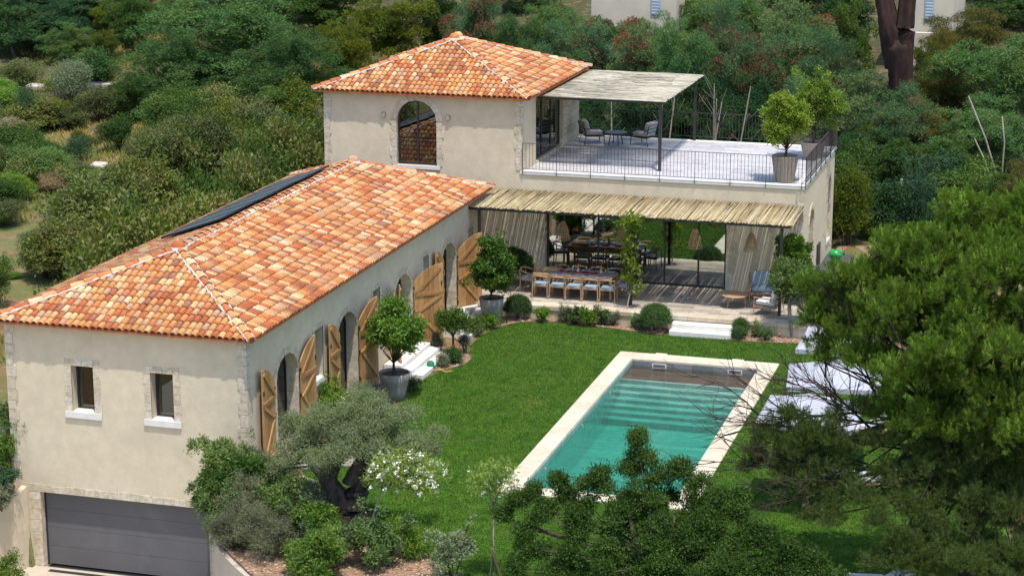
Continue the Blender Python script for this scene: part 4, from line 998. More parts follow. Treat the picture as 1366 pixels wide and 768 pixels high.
for a in range(4): MB().tube([(.2*math.cos(a*1.57+.6), .2*math.sin(a*1.57+.6), .42), (.27*math.cos(a*1.57+.6), .27*math.sin(a*1.57+.6), 0)], .02, 6).obj('leg', M['darkmetal'], t)
gb = 'teak lounge chairs at the right end of the patio'
armchair('lounge_chair', 'teak lounge chair with blue-grey cushions against the patio\'s right wall', (-10.35, 64.75, PZ), R(-170), M['teak'], M['cushionblue'], gb).scale = (1.45, 1, 1)
armchair('lounge_chair', 'teak lounge chair with pale cushions half hidden by the shrub at the patio corner', (-9.95, 62.95, PZ), R(75), M['teak'], M['cushionwhite'], gb)
t = thing('coffee_table', 'low round teak table beside the lounge chairs on the patio', 'table', (-11.15, 63.55, PZ))
MB().lathe([(0, .42), (.42, .42), (.44, .40), (.42, .38), (0, .38)], 24).obj('tabletop', M['teak'], t)
for a in range(3): MB().tube([(.3*math.cos(a*2.09), .3*math.sin(a*2.09), .39), (.35*math.cos(a*2.09), .35*math.sin(a*2.09), 0)], .018, 6).obj('leg', M['teak'], t)

# parasols and loungers at the right of the pool
def parasol(label, loc, sx, sy, rz=0, tilt=(0, 0)):
    t = thing('parasol', label, 'parasol', loc, rz, 'white square parasols by the pool')
    z0 = 2.38; zt = 2.86; r = .05
    mb = MB(); N = 8; top = Vector((0, 0, zt)) 
    cs = [Vector((-sx/2, -sy/2, z0)), Vector((sx/2, -sy/2, z0)), Vector((sx/2, sy/2, z0)), Vector((-sx/2, sy/2, z0))]
    for k in range(4):
        a, b = cs[k], cs[(k+1) % 4]; g_ = {}
        for i in range(N+1):
            for j in range(N+1-i):
                u_, v_ = i/N, j/N; p = top*(1-u_-v_)+a*u_+b*v_; s_ = u_+v_
                p = p-Vector((0, 0, .10*s_*(1-s_)+.05*4*u_*v_)); g_[(i, j)] = len(mb.v); mb.v.append(tuple(p))
        for i in range(N):
            for j in range(N-i):
                mb.f.append((g_[(i, j)], g_[(i+1, j)], g_[(i, j+1)]))
                if i+j < N-1: mb.f.append((g_[(i+1, j)], g_[(i+1, j+1)], g_[(i, j+1)]))
        mb.add([a, b, b-Vector((0, 0, .12)), a-Vector((0, 0, .12))], [(0, 1, 2, 3)])
    mb.obj('canopy', M['canvas'], t)
    MB().tube([(0, 0, 0), (0, 0, 2.84)], .03, 8).obj('pole', M['teak'], t)
    for k in cs: MB().tube([(0, 0, zt-.08), tuple(k-Vector((0, 0, .03)))], .012, 5).obj('rib', M['teak'], t)
    MB().lathe([(0, .06), (.12, .06), (.14, 0)], 14).obj('base', M['teak'], t)
    return t
parasol('small white parasol farthest from the camera, beyond the pool corner', (-6.5, 53.35, 0), 2.0, 2.35)
parasol('white parasol in the middle of the three, at the pool\'s far right corner', (-6.15, 49.85, 0), 2.35, 2.1, R(7))
parasol('white parasol nearest the camera, behind bare pine twigs', (-6.3, 46.7, 0), 2.3, 2.3)
def lounger(label, loc, rz):
    t = thing('sun_lounger', label, 'sun lounger', loc, rz, 'sun loungers under the parasols')
    MB().bx(-.33, .33, -.95, .95, .25, .31).obj('frame', M['teak'], t)
    for sx in (-1, 1):
        for sy in (-1, 1): MB().bx(sx*.28-.03, sx*.28+.03, sy*.85-.03, sy*.85+.03, 0, .25).obj('leg', M['teak'], t)
    MB().rbox((0, -.35, .36), (.62, 1.2, .1), .04, 2).obj('mattress', M['cushionwhite'], t); MB().rbox((0, .57, .52), (.62, .75, .1), .04, 2, Matrix.Rotation(R(32), 3, 'X')).obj('backrest', M['cushionwhite'], t)
    return t
for i, (x_, y_) in enumerate(((-5.9, 52.3), (-5.2, 48.3))):
    lounger('pale sun lounger beside the pool, %s' % ['under the farthest parasol', 'between the middle and nearest parasols'][i], (x_, y_, 0), R(-90+rg.uniform(-4, 4)))
lounger('white sun lounger at the bottom edge of the lawn, below the pine', (atZ(1165, 790).x, atZ(1165, 795).y, 0), R(-80))

# barbecue
t = thing('kettle_barbecue', 'bright green round barbecue on a dark slab behind the house\'s right wall', 'barbecue', (-8.85, 70.6, .42))
MB().lathe([(0, -.10), (.16, -.04), (.24, .08), (.25, .14)], 20, (0, 0, .22)).obj('bowl', M['green'], t, smooth=True)
MB().lathe([(.255, .145), (.24, .22), (.16, .30), (.03, .34), (0, .34)], 20, (0, 0, .22)).obj('lid', M['green'], t, smooth=True)
MB().bx(-.02, .02, -.06, .06, .56, .62).obj('handle', M['darkmetal'], t)
for a in range(3): MB().tube([(.12*math.cos(a*2.1), .12*math.sin(a*2.1), .18), (.2*math.cos(a*2.1), .2*math.sin(a*2.1), 0)], .014, 5).obj('leg', M['darkmetal'], t)
tag(MB().bx(-9.33, -8.4, 67.4, 72.2, .2, .42).obj('paving', M['slate']), kind='structure')

# pots with trees
def potted_tree(label, loc, pot_r, pot_h, trunk_h, crown, leaf, seed, group=None, ribbed=False, trunk_r=.05, ll=.095, ntw=2600, per=6):
    t = thing('potted_tree', label, 'potted tree', loc, 0, group); rng_ = random.Random(seed)
    prof = [(0, 0), (pot_r*.66, 0), (pot_r*.74, pot_h*.25), (pot_r*.92, pot_h*.7), (pot_r, pot_h), (pot_r*.93, pot_h), (pot_r*.90, pot_h*.90)]
    p_ = MB().lathe(prof, 32)
    if ribbed:
        p_ = MB(); n_ = 40
        for k in range(n_*1):
            pass
        p_.lathe(prof, 48)
        for k in range(24):
            a = 2*math.pi*k/24; p_.tube([(pot_r*.68*math.cos(a), pot_r*.68*math.sin(a), .02), (pot_r*1.0*math.cos(a), pot_r*1.0*math.sin(a), pot_h*.98)], [.018, .028], 5)
    p_.obj('pot', M['potrib'] if ribbed else M['pot'], t, smooth=not ribbed)
    MB().lathe([(0, pot_h*.92), (pot_r*.5, pot_h*.93), (pot_r*.92, pot_h*.90)], 20).obj('soil', M['soil'], t, smooth=True)
    c_ = (0, 0, pot_h+trunk_h+crown[2]); cl = clumps_of(rng_, c_, crown, 26, crown[0]*.28, 1., .9)+clumps_of(rng_, (c_[0], c_[1], c_[2]+.05), (crown[0]*1.12, crown[1]*1.12, crown[2]*1.12), 12, crown[0]*.12, 1.35, 1.5)+[(c_[0], c_[1], c_[2], crown[0]*.6, crown[1]*.6, crown[2]*.6)]
    foliage('crown', cl, ntw, per, ll, ll*.5, M[leaf], t, seed, .10, .6, .6, 0, .4)
    limbs(MB(), (0, 0, pot_h*.9), cl, trunk_r, (rng_.uniform(-.05, .05), rng_.uniform(-.05, .05), pot_h+trunk_h*.8), rng_, 7, 16).obj('trunk', M['bark'], t, smooth=True)
    return t
gp = 'potted citrus trees beside the wing'
potted_tree('round-headed citrus tree in a grey pot in front of the wing, nearest the olive tree', (-18.80, 52.30, 0), .44, .78, .36, (.76, .76, .74), 'L_citrus', 1, gp)
potted_tree('citrus tree in a tall grey pot at the corner between wing and patio', (-18.52, 60.8, 0), .40, .90, .20, (.62, .62, .86), 'L_citrus', 2, gp)
gt = 'potted lemon trees on the roof terrace'
potted_tree('yellow-green lemon tree in a ribbed taupe pot at the terrace\'s front right corner', (-10.12, 66.55, 4.06), .43, .88, .26, (.70, .70, .92), 'L_lemon', 3, gt, True)
potted_tree('yellow-green lemon tree in a square-rimmed pot behind, by the terrace\'s right railing', (-9.82, 70.9, 4.06), .42, .62, .50, (.78, .78, .82), 'L_lemon', 4, gt, True)

# ------------------------------------------------------------ garden plants
def shrub(name, label, cat, loc, r, leaf, seed, ll=.06, lw=.03, n=1400, per=5, flat=1., group=None, ncl=16, stems=True, clipped=False, fan=.7, up=.4, spread=.06, flowers=None, droop=0, flower_n=30):
    t = thing(name, label, cat, loc, 0, group); rng_ = random.Random(seed)
    rx, ry, rz_ = (r, r, r*flat) if isinstance(r, (int, float)) else r
    cl = [(0, 0, rz_, rx*.93, ry*.93, rz_*.93)] if clipped else clumps_of(rng_, (0, 0, rz_*.95), (rx, ry, rz_), ncl, min(rx, ry)*.30, .85)+[c for c in clumps_of(rng_, (0, 0, rz_*1.15), (rx*1.1, ry*1.1, rz_*1.15), 12, min(rx, ry)*.12, 1.25, 2.2) if c[2] > rz_*.5]
    foliage('leaves', cl, n, per, ll, lw, M[leaf], t, seed, spread, up, fan, droop, .75 if clipped else .4)
    if stems:
        mb = MB()
        for c_ in rng_.sample(cl, min(9, len(cl))) if not clipped else [(rx*.3*math.cos(k), ry*.3*math.sin(k), rz_) for k in range(5)]:
            mb.tube([(rng_.uniform(-.05, .05), rng_.uniform(-.05, .05), -.03), (c_[0]*.5, c_[1]*.5, c_[2]*.5), c_[:3]], [.02, .013, .006], 5)
        mb.obj('stem', M['twig'], t)
    if flowers:
        foliage('flowers', cl, flower_n, 7, .05, .045, M[flowers], t, seed+9, .03, .5, 1.2, 0, .95)
    return t
gbx = 'clipped bushes along the patio edge'
shrub('round_bush', 'round clipped bush at the left end of the patio bed, next to the tall pot', 'bush', (-17.9, 61.68, 0), .40, 'L_ball', 11, .035, .02, 2600, 5, .95, gbx, clipped=True)
shrub('round_bush', 'largest round clipped bush, just left of the patio steps', 'bush', (-13.3, 61.45, 0), .47, 'L_ball', 12, .035, .02, 3200, 5, .9, gbx, clipped=True)
shrub('round_bush', 'small clipped bush right of the patio steps, the upper of two', 'bush', (-10.6, 61.65, .02), .21, 'L_ball', 13, .035, .02, 900, 5, 1.2, gbx, clipped=True)
shrub('round_bush', 'small clipped bush right of the patio steps, the one nearer the lawn', 'bush', (-10.58, 61.22, 0), .18, 'L_ball', 14, .035, .02, 700, 5, 1., gbx, clipped=True)
gl_ = 'low plants in the patio bed'
low = [(-17.05, 61.55, .26, 'L_lime', 'low yellow-green plant right of the left round bush'), (-16.35, 61.72, .3, 'L_straw', 'thin grey-green tuft below the second dining chair'), (-15.95, 61.6, .32, 'L_shrub', 'leafy green plant below the middle dining chair'),
       (-15.5, 61.5, .28, 'L_lime', 'bright green broad-leaved clump in the middle of the patio bed'), (-15.1, 61.66, .3, 'L_shrub', 'leafy green plant below the fourth dining chair'), (-14.75, 61.7, .22, 'L_straw', 'wispy tuft next to the vine post'), (-13.95, 61.6, .24, 'L_lime', 'low yellow-green plant between the vine post and the big round bush'), (-13.75, 61.35, .2, 'L_grey', 'small grey-leaved plant at the foot of the big round bush')]
for i, (x_, y_, r_, lf, lb) in enumerate(low):
    tuft = lf in ('L_straw',)
    shrub('bed_plant', lb, 'plant', (x_, y_, 0), (r_*.8, r_*.6, r_*.85), lf, 40+i, .11 if i == 3 else .07, .03 if not tuft else .012, 260, 6, 1, gl_, 8, fan=.5, up=.9)
for i, (x_, y_, lb) in enumerate(((-10.1, 61.55, 'sparse plant in the bed left of the patio corner tree'), (-9.7, 61.3, 'short green plant on the bark beside the lawn, right of the steps'))):
    shrub('bed_plant', lb, 'plant', (x_, y_, 0), (.2, .2, .2), 'L_shrub', 60+i, .07, .02, 160, 6, 1, gl_, 6, up=.9)
# bollard spots in the bed
for i, (px, py, lb) in enumerate(((704, 420, 'small garden spotlight beside the left round bush'), (849, 431, 'small garden spotlight just left of the big round bush'), (992, 443, 'small garden spotlight in the bark right of the patio steps'), (1044, 440, 'small garden spotlight below the patio corner tree'))):
    p = atZ(px, py, .1); t = thing('garden_spotlight', lb, 'garden light', (p.x, min(p.y, 61.8), 0), 0, 'garden spotlights in the patio bed')
    MB().tube([(0, 0, 0), (0, 0, .1)], .01, 5).obj('spike', M['darkmetal'], t); MB().lathe([(0, .16), (.035, .15), (.04, .12), (.03, .08), (0, .08)], 10).obj('lens', M['glow'], t, smooth=True)
# vine on its post
t = thing('climbing_vine', 'yellow-green vine with thin stem climbing the middle pergola post', 'vine', (-14.42, 62.3, 0)); cl = []
rv = random.Random(8)
for i in range(20): 
    z_ = 1.2+i*.115; cl.append((rv.uniform(-.18, .2)+.05, rv.uniform(-.1, .1)+.3, z_, .13, .12, .10))
for q in ((.3, .2, 1.15), (.3, .2, .9), (0, .2, 3.2), (.2, .2, 3.25), (-.2, .2, 3.2)): cl.append((*q, .13, .12, .1))
foliage('leaves', cl, 330, 3, .11, .085, M['L_vine'], t, 8, .08, .2, .8)
MB().tube([(-.05, -.45, 0), (0, 0, .5), (.03, .38, 1.), (.06, .40, 1.9), (-.03, .42, 2.7), (.05, .40, 3.3)], [.03, .024, .02, .017, .014, .01], 6).obj('stem', M['palebark'], t)
# patio corner tree and climber
def small_tree(name, label, loc, h, r, leaf, seed, ll=.08, lw=.03, ntw=1500, per=6, tr=.05, stems=1, bark='bark', group=None, fork=.35, droop=0, ncl=26, spread=.08):
    t = thing(name, label, 'tree', loc, 0, group); rng_ = random.Random(seed); rz_ = h*(1-fork)/2
    cl = clumps_of(rng_, (0, 0, h-rz_), (r, r, rz_), ncl, r*.33, .76)
    foliage('crown', cl, ntw, per, ll, lw, M[leaf], t, seed, spread, .35, .65, droop, .4)
    mb = MB()
    for s in range(stems):
        a = 2*math.pi*s/stems+seed; o_ = (math.cos(a)*tr*1.2*(stems > 1), math.sin(a)*tr*1.2*(stems > 1), 0)
        f_ = (math.cos(a)*r*.35*(stems > 1), math.sin(a)*r*.35*(stems > 1), h*fork*rng_.uniform(.9, 1.3)); limbs(mb, o_, cl, tr, f_, rng_, 7, 10)
    mb.obj('trunk', M[bark], t, smooth=True); return t
small_tree('corner_tree', 'multi-stemmed light green tree at the patio\'s right corner', (-9.0, 62.0, 0), 2.4, .88, 'L_shrub', 21, .10, .032, 2600, 6, .055, 3, 'palebark', fork=.38)
shrub('climbing_shrub', 'dark leafy climber against the wall at the right corner of the patio', 'shrub', (-9.45, 64.6, .4), (.62, .5, 1.25), 'L_citrus', 22, .10, .06, 3600, 5, 1, ncl=46)
small_tree('small_tree', 'small round-headed tree in the bark bed between the two flights of stone steps', (-18.6, 57.05, 0), 1.45, .5, 'L_bush', 23, .06, .035, 1300, 6, .045, fork=.42)
shrub('bed_plant', 'low dark green bush at the foot of the small round-headed tree', 'plant', (-18.3, 56.2, 0), (.32, .28, .22), 'L_ball', 24, .05, .03, 500, 5)
shrub('bed_plant', 'dry grey-brown tuft beside the green watering can', 'plant', (-18.45, 55.65, 0), (.22, .2, .18), 'L_straw', 25, .07, .014, 400, 5)
shrub('bed_plant', 'lavender plant in the bed right of the small round-headed tree', 'plant', (-18.35, 57.3, 0), (.16, .16, .3), 'L_grey', 26, .12, .014, 200, 5, up=1., flowers='pflower')
shrub('bed_plant', 'lavender plant against the wall below the open shutter', 'plant', (-19.2, 57.2, 0), (.16, .16, .3), 'L_grey', 27, .12, .014, 200, 5, up=1., flowers='pflower')
shrub('bed_plant', 'strappy green plant at the foot of the last oak shutter', 'plant', (-18.75, 59.6, 0), (.3, .5, .2), 'L_shrub', 28, .16, .03, 300, 6, up=1.)
shrub('bed_plant', 'spiky pale green plant in front of the tall grey pot', 'plant', (-18.45, 60.35, 0), (.28, .25, .18), 'L_lime', 29, .2, .025, 120, 6, up=1.)
shrub('bed_plant', 'small strappy plant at the base of the big grey pot near the olive tree', 'plant', (-18.55, 53.2, 0), (.16, .16, .12), 'L_shrub', 30, .16, .025, 50, 6, up=1.)
shrub('passage_bush', 'dark spreading bush in the gap between wing and main house', 'bush', (-19.0, 64.5, .45), (.8, .5, .6), 'L_ball', 31, .06, .03, 3400, 5, clipped=True)
t = thing('watering_can', 'small green watering can by the stone steps', 'watering can', (-18.75, 55.35, 0))
MB().lathe([(0, 0), (.11, 0), (.12, .05), (.11, .22), (.07, .26)], 14).obj('body', M['lime'], t, smooth=True); MB().tube([(.1, 0, .06), (.22, 0, .24), (.26, 0, .27)], [.02, .014, .02], 6).obj('spout', M['lime'], t); MB().tube([(-.1, 0, .2), (-.16, 0, .15), (-.1, 0, .05)], .012, 5).obj('handle', M['lime'], t)
tag(MB().tube([(-18.5+.07*i, 55.25+.09*math.sin(i*1.2), .03) for i in range(7)], .016, 6).obj('garden_hose', M['yellowhose'], smooth=True), 'short yellow hose lying on the lawn edge beside the dry tuft', 'hose')

# olive tree
ol = thing('olive_tree', 'gnarled old olive tree with forked dark trunk and grey-green crown beside the wing', 'tree', (-16.35, 42.3, 0)); ro = random.Random(41)
cl = []
for cx_, cy_, cz_, rr in ((-1.15, .3, 1.85, .62), (-.6, .1, 2.35, .62), (0, .3, 2.7, .62), (.5, 0, 2.5, .6), (1.1, .2, 2.35, .6), (1.6, .1, 2.15, .5), (.2, -.5, 2.1, .55), (-.5, -.5, 1.75, .5), (.9, -.3, 1.95, .45), (-1.5, 0, 1.45, .4), (.1, .5, 2.9, .45), (.75, .5, 2.75, .4), (-1.4, .6, 2.2, .4)):
    cl += clumps_of(ro, (cx_*1.06, cy_, cz_-.05), (rr*1.1, rr*1.1, rr*.8), 9, rr*.40, .95, .8)
foliage('crown', cl, 14000, 7, .062, .014, M['L_olive'], ol, 41, .09, .45, .6, 0, .35)
mb = MB()
def gnarl(pts, rad, n=11):
    P_ = []; Rr = []
    for i in range(len(pts)-1):
        a, b = Vector(pts[i]), Vector(pts[i+1])
        for k in range(4):
            t_ = k/4; P_.append(a.lerp(b, t_)+Vector((ro.uniform(-1, 1), ro.uniform(-1, 1), 0))*rad[i]*.16); Rr.append((rad[i]*(1-t_)+rad[i+1]*t_)*ro.uniform(.84, 1.2))
    P_.append(Vector(pts[-1])); Rr.append(rad[-1]); mb.tube(P_, Rr, n)
gnarl([(-.05, 0, -.1), (-.1, 0, .45), (-.55, .05, 1.15), (-1.0, .1, 1.55), (-1.35, .1, 1.9)], [.36, .27, .19, .13, .06])
gnarl([(.12, .05, -.1), (.15, .05, .5), (.05, .1, 1.1), (.35, .1, 1.7), (.5, .1, 2.3)], [.38, .3, .22, .14, .06])
gnarl([(.15, .05, .9), (.7, 0, 1.5), (1.3, .1, 1.9)], [.17, .12, .05]); gnarl([(-.5, .05, 1.1), (-.3, .2, 1.7), (-.2, .2, 2.4)], [.14, .1, .05])
for k in range(7): a = k*.9; gnarl([(.02+.28*math.cos(a), .22*math.sin(a), .35), (.05+.45*math.cos(a), .38*math.sin(a), -.1)], [.12, .17], 7)
for c_ in ro.sample(cl, 30): mb.tube([Vector((0, .1, 1.6)).lerp(Vector(c_[:3]), .35), c_[:3]], [.035, .012], 5)
mb.obj('trunk', M['oldbark'], ol, smooth=True)

# oleanders with white flowers
def oleander(label, loc, h, r, seed, lean, n=900):
    t = thing('oleander', label, 'flowering tree', loc, 0, 'young white oleanders with stakes'); rng_ = random.Random(seed)
    tx, ty = lean; cl = clumps_of(rng_, (tx*1.3, ty, h-r*.62), (r, r*.8, r*.72), 20, r*.3, .85)
    foliage('crown', cl, n, 5, .13, .022, M['L_oleander'], t, seed, .1, .5, .8, 0, .3)
    foliage('flowers', cl, 150 if n > 500 else 14, 9, .055, .05, M['flower'], t, seed+1, .05, .8, 1.3, 0, .98)
    limbs(MB(), (0, 0, 0), cl, .03, (tx*.6, ty*.6, h*.62), rng_, 6, 12).obj('trunk', M['palebark'], t, smooth=True)
    MB().tube([(.25, .05, 0), (.02, 0, .75)], .03, 6).obj('stake', M['teak'], t); return t
oleander('white-flowered oleander on a thin leaning stem in front of the olive tree', (-15.62, 41.2, 0), 2.35, .85, 51, (.75, .1))
oleander('sparse young oleander with few white flowers and yellow leaves near the pool corner', (-12.25, 40.1, 0), 2.55, .55, 52, (.05, .1), 330)
shrub('garden_shrub', 'loose silvery shrub between the two oleanders at the bottom of the photo', 'shrub', (-12.95, 39.7, 0), (.5, .4, .7), 'L_grey', 53, .075, .03, 500, 6)

# planting bank right of the garage
gk = 'mixed shrubs in the bed above the garage ramp'
bank = [((-19.75, 43.0, 0), (.62, .55, .70), 'L_shrub', 'tallest loose shrub hiding the garage corner, with yellow fruit', .075, .035, 1700, 'yflower'),
        ((-19.05, 42.1, 0), (.62, .55, .62), 'L_bush', 'dark green shrub right behind the low plastered wall', .08, .035, 1700, None),
        ((-18.55, 41.0, 0), (.5, .45, .60), 'L_straw', 'wispy rosemary-like shrub hanging over the low wall', .10, .01, 1300, None),
        ((-17.7, 41.2, 0), (.62, .5, .72), 'L_shrub', 'light green shrub in the middle of the bed left of the olive trunk', .075, .035, 1700, 'yflower'),
        ((-16.6, 40.5, 0), (.55, .5, .55), 'L_citrus', 'bright leafy shrub at the bottom of the bed, below the olive tree', .08, .04, 1300, None),
        ((-18.6, 43.0, 0), (.42, .4, .36), 'L_cypress', 'low blue-green mound in the bed between shrubs and wall', .05, .012, 1100, None),
        ((-17.85, 43.4, 0), (.35, .35, .3), 'L_lime', 'bright green mound beside the pale rock', .08, .02, 500, None),
        ((-19.15, 44.4, 0), (.5, .45, .3), 'L_shrub', 'low green mound at the foot of the first oak shutter', .05, .015, 900, None),
        ((-19.5, 43.9, 0), (.3, .3, .55), 'L_straw', 'dry brown bush next to the house corner', .06, .02, 600, None),
        ((-18.3, 42.3, 0), (.5, .45, .6), 'L_shrub', 'leafy shrub in the bed behind the rosemary-like one', .07, .035, 1200, 'yflower'),
        ((-17.4, 42.2, 0), (.45, .4, .45), 'L_grey', 'grey-green shrub halfway between the low wall and the olive trunk', .07, .025, 1000, None),
        ((-15.9, 39.0, 0), (.5, .5, .5), 'L_bush', 'dark shrub at the bottom edge, below the bright leafy one', .08, .035, 1100, None),
        ((-19.15, 41.3, -.1), (.48, .42, .52), 'L_shrub', 'loose shrub spilling over the low plastered wall beside the garage', .075, .03, 1500, 'yflower'),
        ((-18.5, 40.25, -.1), (.42, .4, .42), 'L_straw', 'second rosemary-like shrub spilling over the low wall', .10, .01, 1200, None),
        ((-19.7, 42.2, -.1), (.4, .35, .5), 'L_bush', 'dark loose shrub over the low wall, nearest the garage door', .075, .032, 1200, None),
        ((-15.0, 40.2, 0), (.5, .45, .5), 'L_shrub', 'shrub with dark leaves just right of the first oleander', .075, .03, 1100, None),
        ((-15.9, 39.8, 0), (.45, .4, .42), 'L_grey', 'grey-leaved shrub below the olive trunk', .06, .02, 900, 'yflower'),
        ((-14.4, 40.9, 0), (.3, .3, .38), 'L_lime', 'grassy yellow-green tuft at the lawn edge near the olive', .2, .016, 260, None),
        ((-17.5, 40.1, 0), (.5, .5, .5), 'L_straw', 'feathery grey shrub in the bottom left corner of the bed', .1, .01, 1100, None),
        ((-19.4, 49.3, 0), (.45, .4, .55), 'L_lime', 'yellow-green shrub between the second arched door and the olive crown', .07, .03, 800, None),
        ((-19.1, 50.3, 0), (.35, .35, .5), 'L_olive', 'silvery shrub at the foot of the fourth shutter', .06, .014, 700, None)]
for i, (lc, r_, lf, lb, ll, lw, n_, fl) in enumerate(bank):
    r_ = (r_[0]*1.42, r_[1]*1.42, r_[2]*1.06); n_ = int(n_*2.1)
    shrub('garden_shrub', lb, 'shrub', lc, r_, lf, 70+i, ll, lw, n_, 5, 1, gk, 18, flowers=fl, up=.5, flower_n=6)
def rock(label, loc, s, seed):
    bm = bmesh.new(); bmesh.ops.create_icosphere(bm, subdivisions=3, radius=1); r_ = random.Random(seed)
    from mathutils import noise as mn
    for v_ in bm.verts:
        k = 1+.32*mn.noise(v_.co*1.3+Vector((seed, 0, 0)))+.1*mn.noise(v_.co*4+Vector((seed, 3, 0))); v_.co = Vector((v_.co.x*s[0], v_.co.y*s[1], v_.co.z*s[2]))*k
    me = bpy.data.meshes.new('rock'); bm.to_mesh(me); bm.free(); o = link('rock', me, M['rock']); o.location = loc; return tag(o, label, 'rock', 'pale garden rocks')
rock('pale pinkish rock in the bed left of the olive trunk', (-18.35, 44.3, .12), (.35, .28, .26), 1)
rock('white rock glimpsed under the olive crown by the first arched door', (-19.1, 46.1, .15), (.5, .4, .3), 2)
rock('white rock under the olive crown, right of the other one', (-18.2, 46.6, .1), (.4, .3, .22), 3)

# left bank of the ramp
lb_ = [(18, 560, 44.9, .55, 'L_shrub', 'shrub reaching over the left edge of the garage wall'), (5, 600, 44.4, .5, 'L_bush', 'dark leafy shrub left of the house corner'), (8, 640, 43.9, .36, 'L_cypress', 'bluish cushion plant on the bank above the curved wall'), (2, 665, 43.4, .3, 'L_straw', 'dry tuft on the bank above the curved wall'), (8, 765, 41.9, .5, 'L_bush', 'shrub in the bottom left corner of the photo')]
for i, (px, py, Y_, r_, lf, lb) in enumerate(lb_):
    p = atY(px, py, Y_); shrub('bank_shrub', lb, 'shrub', (p.x-.05, Y_, p.z-r_*1.0), (r_, r_, r_*.9), lf, 100+i, .06, .028, 900, 5, 1, 'shrubs on the bank left of the garage')
rock('grey rock on the bank left of the house corner', tuple(atY(-4, 568, 44.8)), (.35, .3, .22), 5)
vs_b = []
for x_, y_, z_ in lp: vs_b += [(x_-.06, y_, z_-.04), (x_-.55, y_+.1, z_+.05), (x_-1.3, y_+.15, max(z_+.1, gz(x_-1.3, y_)+.03)), (x_-3.2, y_+.2, gz(x_-3.2, y_)+.02)]
bk = MB().add(vs_b+[(-26.53, 46.5, -.1), (-26.7, 46.5, -.05), (-27.5, 46.5, .02), (-29.4, 46.5, .0)], [(a*4+k, a*4+k+1, (a-1)*4+k+1, (a-1)*4+k) for a in range(1, len(lp)) for k in range(3)]+[(k, k+1, len(lp)*4+k+1, len(lp)*4+k) for k in range(3)]).obj('bank', M['mulch'], smooth=True); tag(bk, kind='structure')

# ------------------------------------------------------------ big foreground trees
def needles(name, cl, ntuft, per, ll, lw, m, parent, seed, up=.9, shoot=.2, inner=.78, jitter=.22):
    """bottle-brush shoots: needles all round a short shoot that points up and outwards"""
    rng_ = np.random.default_rng(seed); P, D = twigs(rng_, cl, ntuft, up, inner)
    D = unit(D+rng_.normal(size=D.shape)*.12); L0 = shoot*rng_.uniform(.6, 1.3, (ntuft, 1))
    P = np.repeat(P, per, 0); D = np.repeat(D, per, 0); L0 = np.repeat(L0, per, 0); n = len(P); t_ = rng_.random((n, 1))
    radial = unit(np.cross(D, rng_.normal(size=(n, 3))))
    D2 = unit(D*(.55+1.3*t_**2)+radial*(1-.45*t_)+rng_.normal(size=(n, 3))*jitter)
    return link(name, leafmesh(name, P+D*t_*L0, D2, ll*rng_.uniform(.75, 1.15, n)*(1-.3*t_[:, 0]), lw, seed), m, parent)
pine = thing('pine_tree', 'large dense pine filling the right side of the photo in front of the parasols', 'tree', (0, 0, 0)); rp_ = random.Random(61)
def pc(px, py, Y_, r_): 
    p = atY(px, py, Y_); return (p.x, p.y, p.z, r_, r_, r_*.8)
top = []
spots = [(1112, 415, 42.6, .52), (1150, 372, 42.5, .62), (1200, 350, 42.5, .72), (1255, 325, 42.6, .8), (1312, 305, 42.7, .85), (1375, 300, 42.8, .9), (1440, 290, 43, 1.),
         (1138, 455, 42.0, .62), (1190, 425, 41.8, .8), (1255, 410, 41.7, .85), (1325, 395, 41.7, .9), (1395, 385, 41.8, .9), (1220, 375, 42.1, .7), (1285, 360, 42.1, .8), (1345, 350, 42.1, .8),
         (1175, 505, 41.3, .66), (1235, 490, 41.1, .85), (1300, 480, 41.0, .9), (1370, 470, 41, .9), (1345, 555, 40.6, .8), (1400, 570, 40.4, .9), (1440, 470, 41, .9), (1245, 560, 40.9, .62), (1450, 380, 42, .9), (1088, 388, 42.8, .42), (1104, 470, 42.4, .42), (1300, 570, 40.9, .6), (1195, 560, 41.2, .5),
         (1160, 420, 42.6, .7), (1230, 450, 42.6, .9), (1310, 440, 42.8, 1.), (1380, 430, 42.8, 1.), (1270, 520, 42.0, .9), (1350, 510, 42.0, .9), (1120, 440, 42.3, .5), (1085, 425, 42.6, .36), (1150, 480, 41.9, .5), (1100, 395, 42.8, .5), (1170, 390, 42.6, .6)]
for s in spots: 
    q = pc(*s); top += clumps_of(rp_, q[:3], (q[3], q[3], q[3]*.75), 11, q[3]*.36, .95, .85)
needles('crown', top, 8200, 58, .145, .011, M['L_pine'], pine, 61, 1.1, .20, .80)
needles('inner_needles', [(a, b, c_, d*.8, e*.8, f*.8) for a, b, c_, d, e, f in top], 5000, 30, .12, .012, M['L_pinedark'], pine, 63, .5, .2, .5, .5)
needles('young_shoots', top, 5200, 30, .075, .010, M['L_pineyoung'], pine, 64, 2.4, .20, .98, .1)
lowc = []
